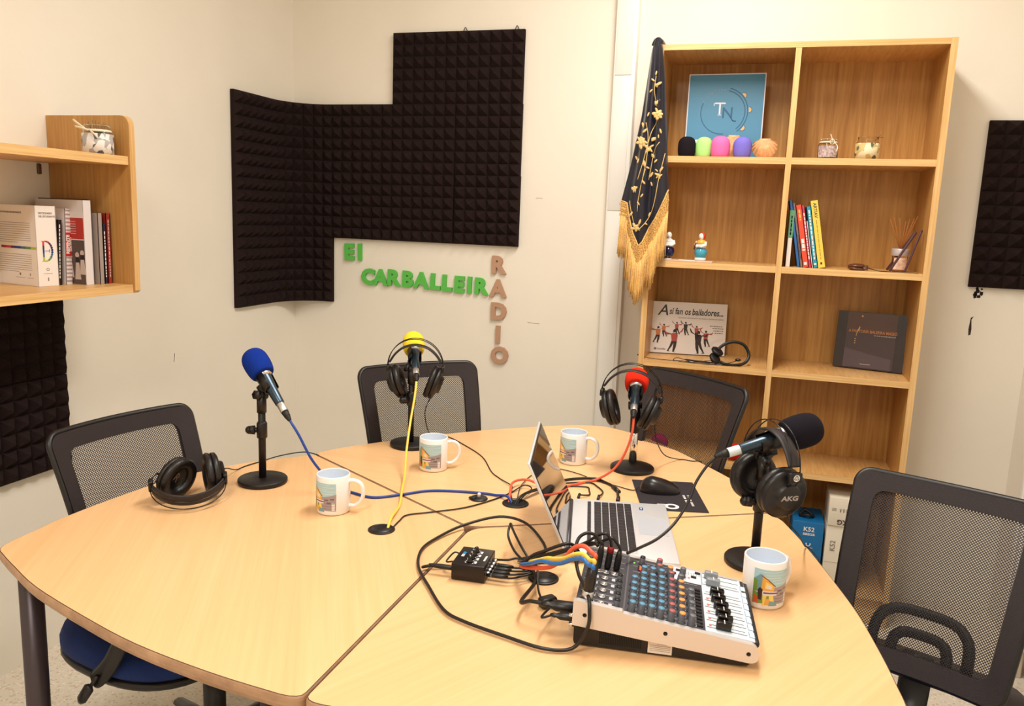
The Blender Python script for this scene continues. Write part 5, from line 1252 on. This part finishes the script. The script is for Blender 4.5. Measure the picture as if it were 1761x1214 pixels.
# headset
t = thing('headset', 'black call headset with boom microphone lying in front of the white book', 'headset', (2.06, -.15, Z3))
o_ = Vector((2.06, -.15, Z3))
b = MB(); P = [(-.060, -.015, .055), (-.035, -.008, .078), (.0, 0, .088), (.035, .005, .078), (.055, .005, .045), (.048, -.01, .018), (.022, -.025, .005), (-.02, -.035, .0045), (-.045, -.03, .012)]
b.tube(P, .0045, 8, sub=6, flat=(.5, 1.3), up=(0, 1, 0)); obj('head_band', b, BLK, t)
for p, dr in (((-.062, -.012, .046), (.5, -.3, .9)), ((-.068, -.030, .022), (.6, -.4, .7))):
    b = MB(); b.lathe([(.0001, -.006), (.018, -.006), (.024, 0), (.024, .006), (.019, .010), (.0001, .009)], 24, M=T(*p) @ frame_from(dr)); obj('ear_cup', b, RUB, t)
b = MB(); b.tube([(-.062, -.030, .014), (-.03, -.045, .009), (-.005, -.045, .016), (.012, -.040, .022)], .0017, 6, sub=5); b.sph((.018, -.038, .026), .0075, 12, sc=(1.5, 1, .8)); obj('boom_microphone', b, BLK, t)
random.seed(4); P = [(-.07, -.03, .010)]
for k in range(16): P.append((-.09-.004*k+.04*sin(k*1.9)+random.uniform(-.01, .01), -.030+.012*cos(k*1.5), .003+.006*abs(sin(k*2.3))))
P += [(-.19, -.030, .003), (-.24, -.034, .0022), (-.29, -.030, .0022), (-.325, -.026, .004), (-.345, -.022, .008)]
b = MB(); b.tube(P, .0014, 6, sub=7); P2 = [(-.06, -.03, .008), (-.03, -.046, .003), (-.07, -.048, .004), (-.12, -.042, .006), (-.09, -.03, .012), (-.05, -.036, .010), (-.08, -.05, .003), (-.14, -.046, .002), (-.18, -.036, .010), (-.21, -.02, .012), (-.22, -.036, .005), (-.19, -.045, .0025), (-.14, -.05, .0025)]
b.v = [(x, y, max(z, .0008)) for x, y, z in b.v]; b.tube(P2, .0014, 6, sub=7); b.v = [(x, y, max(z, .0008)) for x, y, z in b.v]; b.cyl((-.345, -.022, .008), (-.362, -.020, .011), .003, 8); obj('tangled_cord', b, CBK, t)

# lowest visible shelf: windscreens and a glass
Z4 = .5345
wscreen('ws_magenta', (150, 18, 84), 0, 0, 0, 'magenta foam windscreen lying with its opening forward, seen through the chair net', .034, .074, M=T(1.795, -.175, Z4+.034) @ RX(rad(-90)))
wscreen('ws_red2', (206, 36, 22), 0, 0, 0, 'red foam windscreen lying on the lowest shelf behind the black microphone', .030, .066, M=T(2.068, -.150, Z4+.032) @ RY(rad(80)))
t = thing('drinking_glass', 'small clear glass on the lowest shelf beside the red windscreen', 'glass', (2.150, -.150, Z4)); obj('bowl', MB().lathe([(.0001, 0), (.026, 0), (.032, .045), (.030, .045), (.024, .004), (.0001, .004)], 24), GLASS, t)

# boxes in the bottom compartment
ZB = .0852
t = thing('cardboard_box', 'blue headphone box marked K52 on the bottom shelf', 'box', (2.394, -.110, ZB)); c_ = mat('box_blue', (0, 100, 158), .5)
b = MB(); b.box((0, 0, .122), (.112, .17, .244), bev=.0015); obj('carton', b, c_, t)
b = MB(); F = T(.0, -.0862, .215) @ WALLX; b.text('K52', .024, .0002, M=F @ T(.004, 0, 0), off=.0004)
for k in range(2):
    x = -.016
    while x < .020: l_ = random.uniform(.003, .008); b.box((x+l_/2, -.016-.005*k, .0001), (l_, .003, .0002), M=F); x += l_+.001
for zz in (-.058, -.115): b.lathe([(.0055, 0), (.0080, 0)], 16, M=F @ T(.006, zz, 0), a0=pi, a1=2*pi); b.box((-.001, zz+.002, .0001), (.004, .006, .0002), M=F); b.box((.013, zz+.002, .0001), (.004, .006, .0002), M=F); b.box((.006, zz-.013, .0001), (.034, .0012, .0002), M=F)
obj('box_print', b, PWt, t)
b = MB(); b.tube([(-.03, -.03, .246), (0, -.05, .258), (.02, -.02, .247), (-.01, 0, .262), (-.03, -.02, .247)], .006, 6, sub=5); tag(obj('cable_coil', b.apply(T(2.394, -.110, ZB)), RUB), 'black coiled cable lying on top of the blue box', 'cable')
CW_ = mat('carton_white', (226, 216, 198), .6)
t = thing('cardboard_box', 'white headphone box marked K52, under the other white box', 'box', (2.520, -.110, ZB)); b = MB(); b.box((0, 0, .122), (.115, .17, .244), bev=.0015); obj('carton', b, CW_, t)
b = MB(); b.text('K52', .026, .0002, M=T(-.030, -.0862, .165) @ WALLX @ RZ(pi/2), off=.0001); b.box((0, -.0862, .10), (.11, .0002, .0008)); obj('box_print', b, mat('print_grey', (120, 112, 104), .6), t)
t = thing('cardboard_box', 'white box with upside-down lettering on top of the other white box', 'box', (2.522, -.118, ZB+.2445)); b = MB(); b.box((0, 0, .0555), (.118, .165, .110), bev=.0015); obj('carton', b, CW_, t)
b = MB(); b.text('AKG', .026, .0002, M=T(.0, -.0836, .018) @ WALLX @ RZ(pi), off=.0009)
obj('lettering', b, PDk, t); b = MB()
for k in range(3): b.lathe([(.0022, 0), (.0034, 0)], 12, M=T(-.018+.011*k, -.0834, .066) @ WALLX); b.box((-.018+.011*k, -.0834, .059), (.003, .0002, .006))
for k in range(3): b.box((-.040, -.0834, .068-.004*k), (.016, .0002, .001))
obj('box_print', b, PDk, t)
b = MB(); b.box((1.95, -.11, .187), (.30, .15, .20), bev=.003); tag(obj('storage_case', b, mat('case_dark', (34, 26, 28), .5)), 'dark storage case in the bottom left compartment behind the chair', 'case')

# settle these things at their measured depth on the boards
def board_shift(z):
    for lo_, dz in ((1.69, -.0078), (1.30, .0045), (.91, .0167), (.52, .0286), (-1, .0424)):
        if z > lo_: return dz
def deeper(p): return Vector((2.1364+(p.x-2.1364)*.9692, -3.3848+(p.y+3.3848)*.9692))
for o in [o for o in bpy.data.objects if o not in BEFORE and o.parent is None]:
    p = o.matrix_basis.translation.copy(); base = p.copy()
    if p.length < 1e-6:
        c = [sum((Vector(q) for q in o.bound_box), Vector())/8]; p = c[0]
    if p.x < 1.0 or (o.get('group') == 'large books shown cover out'): continue
    n = deeper(p); M = o.matrix_basis.copy(); M.translation = base+Vector((n.x-p.x, n.y-p.y, board_shift(p.z))); o.matrix_basis = M

# ------------------------------------------------------------------ shawl on the bookshelf corner
t = thing('shawl', 'navy satin shawl with gold embroidery and long gold fringe hung on the bookshelf corner', 'shawl', (1.69, -.22, 2.12))
# outline: left x, right x against z
LX = [(2.135, 1.684), (2.10, 1.672), (1.98, 1.660), (1.855, 1.648), (1.68, 1.620), (1.535, 1.590), (1.44, 1.594), (1.36, 1.60)]
RXs = [(2.135, 1.706), (2.10, 1.716), (1.98, 1.732), (1.855, 1.744), (1.68, 1.762), (1.55, 1.775), (1.44, 1.778), (1.36, 1.778)]
def near(p): return Vector((2.1364+(p[0]-2.1364)*.9692, -3.3848+(p[1]+3.3848)*.9692, 1.4623+(p[2]-1.4623)*.9692))
def interp(tab, z):
    for (z0, v0), (z1, v1) in zip(tab, tab[1:]):
        if z1 <= z <= z0: return v0+(v1-v0)*(z0-z)/(z0-z1)
    return tab[0][1] if z > tab[0][0] else tab[-1][1]
def sh(u, z, off=0):
    l, r = interp(LX, z), interp(RXs, z); x = l+(r-l)*u; k = min(1, (2.135-z)/.25)
    y = -.226-.020*sin(pi*u)**.6-k*(.011*sin(u*13+z*2.0)+.005*sin(u*27+1))
    if u < .15: y += (.15-u)*.12
    return near((x, y-off, z))
def lowz(u):   # lower boundary of the navy cloth: left flap, point, rising right side
    pts = [(0, 1.540), (.14, 1.532), (.17, 1.50), (.30, 1.415), (.42, 1.368), (.50, 1.385), (.62, 1.44), (.75, 1.475), (.88, 1.53), (1, 1.585)]
    for (a, v), (c, w_) in zip(pts, pts[1:]):
        if a <= u <= c: return v+(w_-v)*(u-a)/(c-a)
    return pts[-1][1]
b = MB(); b.grid(lambda u, v: sh(u, 2.135+(lowz(u)-2.135)*v), 48, 60)
b.grid(lambda u, v: sh(u, 2.135+(lowz(u)-2.135)*v)+Vector((0, .004, 0)), 48, 60)
b.tube([near(q) for q in ((1.680, -.226, 2.110), (1.688, -.228, 2.128), (1.700, -.228, 2.132), (1.710, -.226, 2.118))], .0085, 10, sub=4)
b.tube([(1.709, -.324, 2.108), (1.712, -.30, 2.112), (1.714, -.22, 2.1095), (1.716, -.08, 2.109)], .015, 10, sub=3, flat=(.55, 1), up=(0, 0, 1))
cloth = obj('cloth', b, SATIN, t, world=True)
# lace band then strands
def bandh(u): return .062 if u < .16 else (.075 if .2 < u < .7 else .085)
b = MB(); b.grid(lambda u, v: sh(u, lowz(u)-bandh(u)*v, .004+.002*sin(u*140)*sin(v*18)), 120, 10); b.tube([sh(k/60, lowz(k/60), .004) for k in range(61)], .0028, 6)
for k in range(34):
    for j in range(3): 
        u = (k+.5*(j % 2))/34
        if j == 1: b.sph(tuple(sh(u, lowz(u)-.030, .006)), .0022, 6)
        b.tube([sh(u, lowz(u)-.012-.02*j, .006)+Vector((.005*cos(a), 0, .006*sin(a))) for a in [i*pi/3 for i in range(6)]], .0011, 4, closed=True)
obj('lace_band', b, GOLD, t, world=True)
random.seed(21); b = MB(); NS = 150
for k in range(NS):
    u = (k+random.random()*.6)/NS; z0 = lowz(u)-bandh(u)+.004; p = sh(min(u, .999), z0, .004)
    L = .15 if u < .15 else (.13 if u < .6 else .14); 
    if u > .6: L = .15+.02*sin(u*20)
    if .16 < u < .6: L = .150
    L += random.uniform(-.012, .010); dx = random.uniform(-.006, .004); off = random.uniform(-.006, .004)
    b.tube([p+Vector((0, off, .002)), p+Vector((dx*.4, off-.004, -L*.35)), p+Vector((dx*.7, off-.002, -L*.7)), p+Vector((dx, off-.001, -L))], [.0019, .0017, .0018, .0021], 5)
fr = obj('fringe', b, GOLD, t, world=True); fr['kind'] = 'stuff'
# embroidery: vines, leaves and flowers following the cloth
b = MB(); ez = lambda u, z: sh(u, z, .0035)
def vine(P, r=.0016): b.tube([ez(u, z) for u, z in [(q.x, q.y) for q in catmull([(a, c, 0) for a, c in P], 5)]], r, 5, flat=(.6, 1), up=(0, 1, 0))
def leaf(u, z, a, L=.016, w_=.006, lay=0):
    c = ez(u, z); F = T(c.x, c.y, c.z) @ WALLX @ RZ(a) @ SC(L, w_, .0016+.0008*lay); b.sph((0, 0, 0), 1, 10, M=F)
def flower(u, z, s=.020, n=6, a0=0):
    c = ez(u, z)
    for k in range(n):
        a = a0+2*pi*k/n+random.uniform(-.25, .25); q = s*random.uniform(.7, 1.15); F = T(c.x, c.y, c.z) @ WALLX @ RZ(a) @ T(q*.5, 0, 0) @ RZ(random.uniform(-.5, .5)) @ SC(q*.5, s*random.uniform(.16, .28), .0022); b.sph((0, 0, 0), 1, 10, M=F)
    for k in range(5):
        a = random.uniform(0, 2*pi); b.sph((c.x+s*.22*cos(a), c.y-.001, c.z+s*.2*sin(a)), s*.26, 8, sc=(1, .35, 1))
random.seed(31)
vine([(.55, 2.00), (.5, 1.95), (.62, 1.90)]); vine([(.30, 1.62), (.40, 1.72), (.52, 1.80), (.70, 1.84)]); vine([(.40, 1.60), (.45, 1.70), (.42, 1.78), (.30, 1.83)])
vine([(.55, 1.62), (.62, 1.72), (.80, 1.76)]); vine([(.38, 1.50), (.40, 1.60), (.45, 1.66)]); vine([(.95, 1.72), (.80, 1.63), (.70, 1.52), (.55, 1.46), (.42, 1.43)]); vine([(.35, 1.43), (.25, 1.50), (.2, 1.54)], .0012)
flower(.72, 1.86, .026, 7, .3); flower(.24, 1.76, .026, 7, .8); flower(.26, 1.585, .014, 10); flower(.48, 1.735, .022, 4, .9); flower(.36, 1.44, .022, 5, -.3); flower(.80, 1.635, .016, 4, .5)
for (u, z, a, L) in ((.55, 2.01, 1.4, .012), (.40, 1.985, -.6, .012), (.62, 1.965, 2.6, .022), (.72, 1.97, .5, .018), (.35, 1.945, .8, .012), (.60, 1.90, 2.2, .02), (.68, 1.905, .9, .018), (.34, 1.86, 1.2, .012), (.15, 1.70, -1.0, .015), (.22, 1.69, -2.0, .014), (.55, 1.77, .3, .026), (.60, 1.71, -.6, .022), (.40, 1.68, 1.8, .018), (.50, 1.665, -.4, .012), (.70, 1.69, .8, .012), (.74, 1.655, -.7, .010), (.45, 1.61, -.8, .014), (.60, 1.64, 1.1, .016), (.62, 1.605, -1.2, .012), (.45, 1.56, 1.0, .012), (.40, 1.53, 2.2, .012), (.85, 1.66, 1.0, .016), (.75, 1.64, 2.6, .014), (.62, 1.49, 1.2, .013), (.55, 1.455, 2.7, .012), (.25, 1.49, 1.0, .014), (.44, 1.46, 1.3, .016), (.82, 1.80, -1.2, .014), (.76, 1.78, -1.5, .010), (.2, 1.82, 2.0, .018), (.3, 1.80, .7, .016)): leaf(u, z, a, L*.75, L*.28)
obj('embroidery', b, GOLDE, t, world=True)

# ------------------------------------------------------------------ books on the left wall shelf (spines face into the room, +X)
ZW = 1.2145
def wbook(y, th_, h, dep, xs, m, label, lean=0, rz=0, prints=None, cover=None):
    """y: spine edge nearest the camera; the book runs th_ towards +Y; spine plane at x=xs"""
    M = T(xs, y, ZW) @ RZ(rad(rz)) @ RX(rad(lean))
    t = thing('book', label, 'book', M=M, group='books on the left wall shelf')
    b = MB(); b.box((-.0008, th_/2, h/2), (.0016, th_, h)); b.box((-dep/2, .0008, h/2), (dep, .0016, h)); b.box((-dep/2, th_-.0008, h/2), (dep, .0016, h)); obj('cover', b, m, t)
    b = MB(); b.box((-dep/2, th_/2, h/2), (dep-.004, th_-.0034, h-.006)); obj('pages', b, mat('page_paper', (236, 228, 212), .8), t)
    if prints: prints(t, th_, h, dep)
    return t
SPX = Matrix(((0, 0, 1, 0), (1, 0, 0, 0), (0, 1, 0, 0), (0, 0, 0, 1)))       # text on the spine: x->+Y, y->+Z, out->+X
def dict_print(t, th_, h, dep):
    cols = [(150, 30, 60), (206, 40, 54), (60, 30, 90), (30, 60, 140), (60, 110, 120), (96, 140, 80), (170, 190, 60)]
    b = MB(); ms = [mat('dict_c%d' % i, c, .5) for i, c in enumerate(cols)]
    for i in range(7):
        x0 = -.16+i*.0225; b.box((x0+.011, -.0003, .108), (.0225, .0006, .007), i)
    # the big D of the spine in colour bands
    for i in range(5): b.box((.0003, .020, .078+.011*i+.0), (.0006, .005, .011), [6, 4, 3, 2, 1][i])
    for k in range(14):
        a = -pi/2+pi*k/13; c0 = Vector((.0003, .026+.020*cos(a), .100+.028*sin(a)))
        b.sph(tuple(c0), .0026+.0012*cos(a), 8, [6, 5, 4, 3, 2, 2, 0, 1][min(7, int(k*8/14))], sc=(.2, 1, 1))
    b.box((.0003, .022, .1285), (.0006, .016, .0014), 1); b.box((.0003, .022, .0715), (.0006, .016, .0014), 6); b.box((.0003, .031, .101), (.0006, .014, .0012), 3); b.box((.0003, .038, .101), (.0006, .0014, .010), 3)
    obj('coloured_print', b, ms, t)
    b = MB(); F = T(.0004, 0, 0) @ SPX
    b.text('DICCIONARIO', .0074, .0001, M=F @ T(.010, .207, 0), ax='LEFT', off=.0002, sx=.85); b.text('DEL ESTUDIANTE', .0074, .0001, M=F @ T(.010, .198, 0), ax='LEFT', off=.0002, sx=.85)
    F2 = T(0, -.0004, 0) @ WALLX
    b.text('DICCIONARIO DEL ESTUDIANTE', .0066, .0001, M=F2 @ T(-.060, .207, 0), ax='RIGHT', off=.0002)
    for zz, n in ((.178, 10), (.088, 9)):
        for k in range(n):
            L = .150 if k < n-1 else .09; b.box((-.175+L/2, -.0004, zz-.0062*k), (L, .0003, .0010))
    b.lathe([(.0001, 0), (.004, 0)], 10, M=F2 @ T(-.080, .032, 0)); b.box((-.080, -.0004, .022), (.040, .0003, .0008)); b.box((-.035, -.0004, .032), (.003, .0003, .007)); b.box((-.035, -.0004, .022), (.026, .0003, .0008))
    b.lathe([(.003, 0), (.0046, 0)], 12, M=F @ T(.030, .048, 0)); b.box((.0004, .030, .020), (.0003, .003, .010)); b.box((.0004, .030, .036), (.0003, .028, .0008))
    obj('print', b, mat('dict_grey_print', (132, 116, 110), .7), t)
wbook(-1.596, .062, .228, .175, .172, mat('dict_white', (236, 228, 222), .3), 'thick white student dictionary with a rainbow letter D, turned partly to the camera', rz=-9, prints=dict_print)
def strip_print(txtc, rows):
    def f(t, th_, h, dep):
        b = MB(); z_ = .02
        while z_ < h-.02: l_ = random.uniform(.004, .012); b.box((.0003, th_/2, z_+l_/2), (.0004, th_*rows, l_)); z_ += l_+.003
        obj('spine_print', b, txtc, t)
    return f
random.seed(9)
wbook(-1.5305, .015, .190, .14, .172, mat('wb_black', (30, 22, 22), .4), 'slim black book with white spine lettering next to the dictionary', prints=strip_print(PWt, .22), lean=-3)
wbook(-1.5145, .008, .190, .14, .158, mat('wb_multi', (226, 222, 226), .4), 'thin pale booklet with coloured stripes behind the black book', lean=-3, prints=lambda t, th_, h, dep: obj('stripe', MB().box((.0003, th_/2, .12), (.0004, th_*.9, .03), 0).box((.0003, th_/2, .16), (.0004, th_*.9, .02), 1), [mat('stripe_blue', (30, 80, 150), .5), mat('stripe_magenta', (130, 30, 90), .5)], t))
def repente(t, th_, h, dep):
    b = MB(); b.box((.0003, th_/2, .118), (.0005, th_*.98, .070), 0)
    for k in range(19):
        z_ = .010+.0115*k
        if .080 < z_ < .156: continue
        b.box((.0004, th_/2, z_), (.0004, th_*.82, .0050), 1)
    b.text('REPENTE', .0155, .0002, M=T(.0008, th_*.36, .118) @ SPX @ RZ(pi/2), mi=2, off=.0006, sx=.9); b.text('GALEGO', .0115, .0002, M=T(.0008, th_*.76, .118) @ SPX @ RZ(pi/2), mi=2, off=.0005, sx=.9)
    obj('spine_print', b, [mat('repente_red', (190, 44, 40), .5), mat('repente_lines', (176, 146, 146), .6), WHITE], t)
wbook(-1.500, .024, .222, .16, .172, mat('repente_white', (234, 224, 222), .4), 'white book whose red spine band reads REPENTE GALEGO', prints=repente, lean=-2)
def photo_print(t, th_, h, dep):
    b = MB(); y_ = -.0004
    b.box((-.042, y_, .110), (.084, .0004, .206), 0); b.box((-.042, y_-.0003, .165), (.084, .0004, .062), 1); b.box((-.042, y_-.0003, .066), (.084, .0004, .130), 2)
    F = T(0, y_-.0008, 0) @ WALLX
    for (x, z, s) in ((-.058, .020, .085), (-.030, .015, .10), (-.010, .030, .088)):
        b.prism([(x-.012, z), (x+.012, z), (x+.006, z+s*.55), (x-.006, z+s*.55)], 0, .0003, 3, F); b.prism([(x+.008*cos(a), z+s*.72+.009*sin(a)) for a in [k*pi/4 for k in range(8)]], 0, .0003, 3, F); b.prism([(x-.008, z+s*.5), (x+.008, z+s*.5), (x+.007, z+s*.66), (x-.007, z+s*.66)], 0, .0004, 4, F)
    for k in range(6): b.box((-.050, y_-.0008, .185-.007*k), (.040, .0003, .0012), 0)
    obj('cover_picture', b, [mat('pp_white', (226, 220, 218), .4), mat('pp_red', (186, 56, 48), .5), mat('pp_sepia', (92, 76, 72), .5), mat('pp_pale', (206, 192, 184), .5), mat('pp_dark', (44, 32, 32), .5)], t)
wbook(-1.478, .028, .248, .19, .224, mat('pp_cover', (222, 216, 216), .3), 'tall white and red photo book with old picture of women on its cover', prints=photo_print, rz=-4)
b = MB(); b.box((.120, -1.4435, ZW+.1255), (.19, .007, .251), bev=.001); tag(obj('folder', b, mat('folder_black', (24, 18, 20), .4)), 'tall thin black folder behind the photo book', 'folder')
wbook(-1.4385, .017, .212, .15, .238, mat('wb_grey', (160, 146, 140), .5), 'grey-beige paperback right of the black folder')
wbook(-1.4205, .006, .185, .14, .232, mat('wb_cyan', (60, 140, 190), .4), 'very thin light blue booklet on the wall shelf')
wbook(-1.4135, .010, .180, .14, .232, mat('wb_navy', (40, 44, 66), .4), 'slim dark navy book with white lettering on the wall shelf', prints=strip_print(PWt, .35))
wbook(-1.4025, .016, .212, .14, .234, mat('wb_red', (150, 50, 40), .45), 'brick-red paperback at the end of the wall shelf row', prints=strip_print(PWt, .12), lean=0)
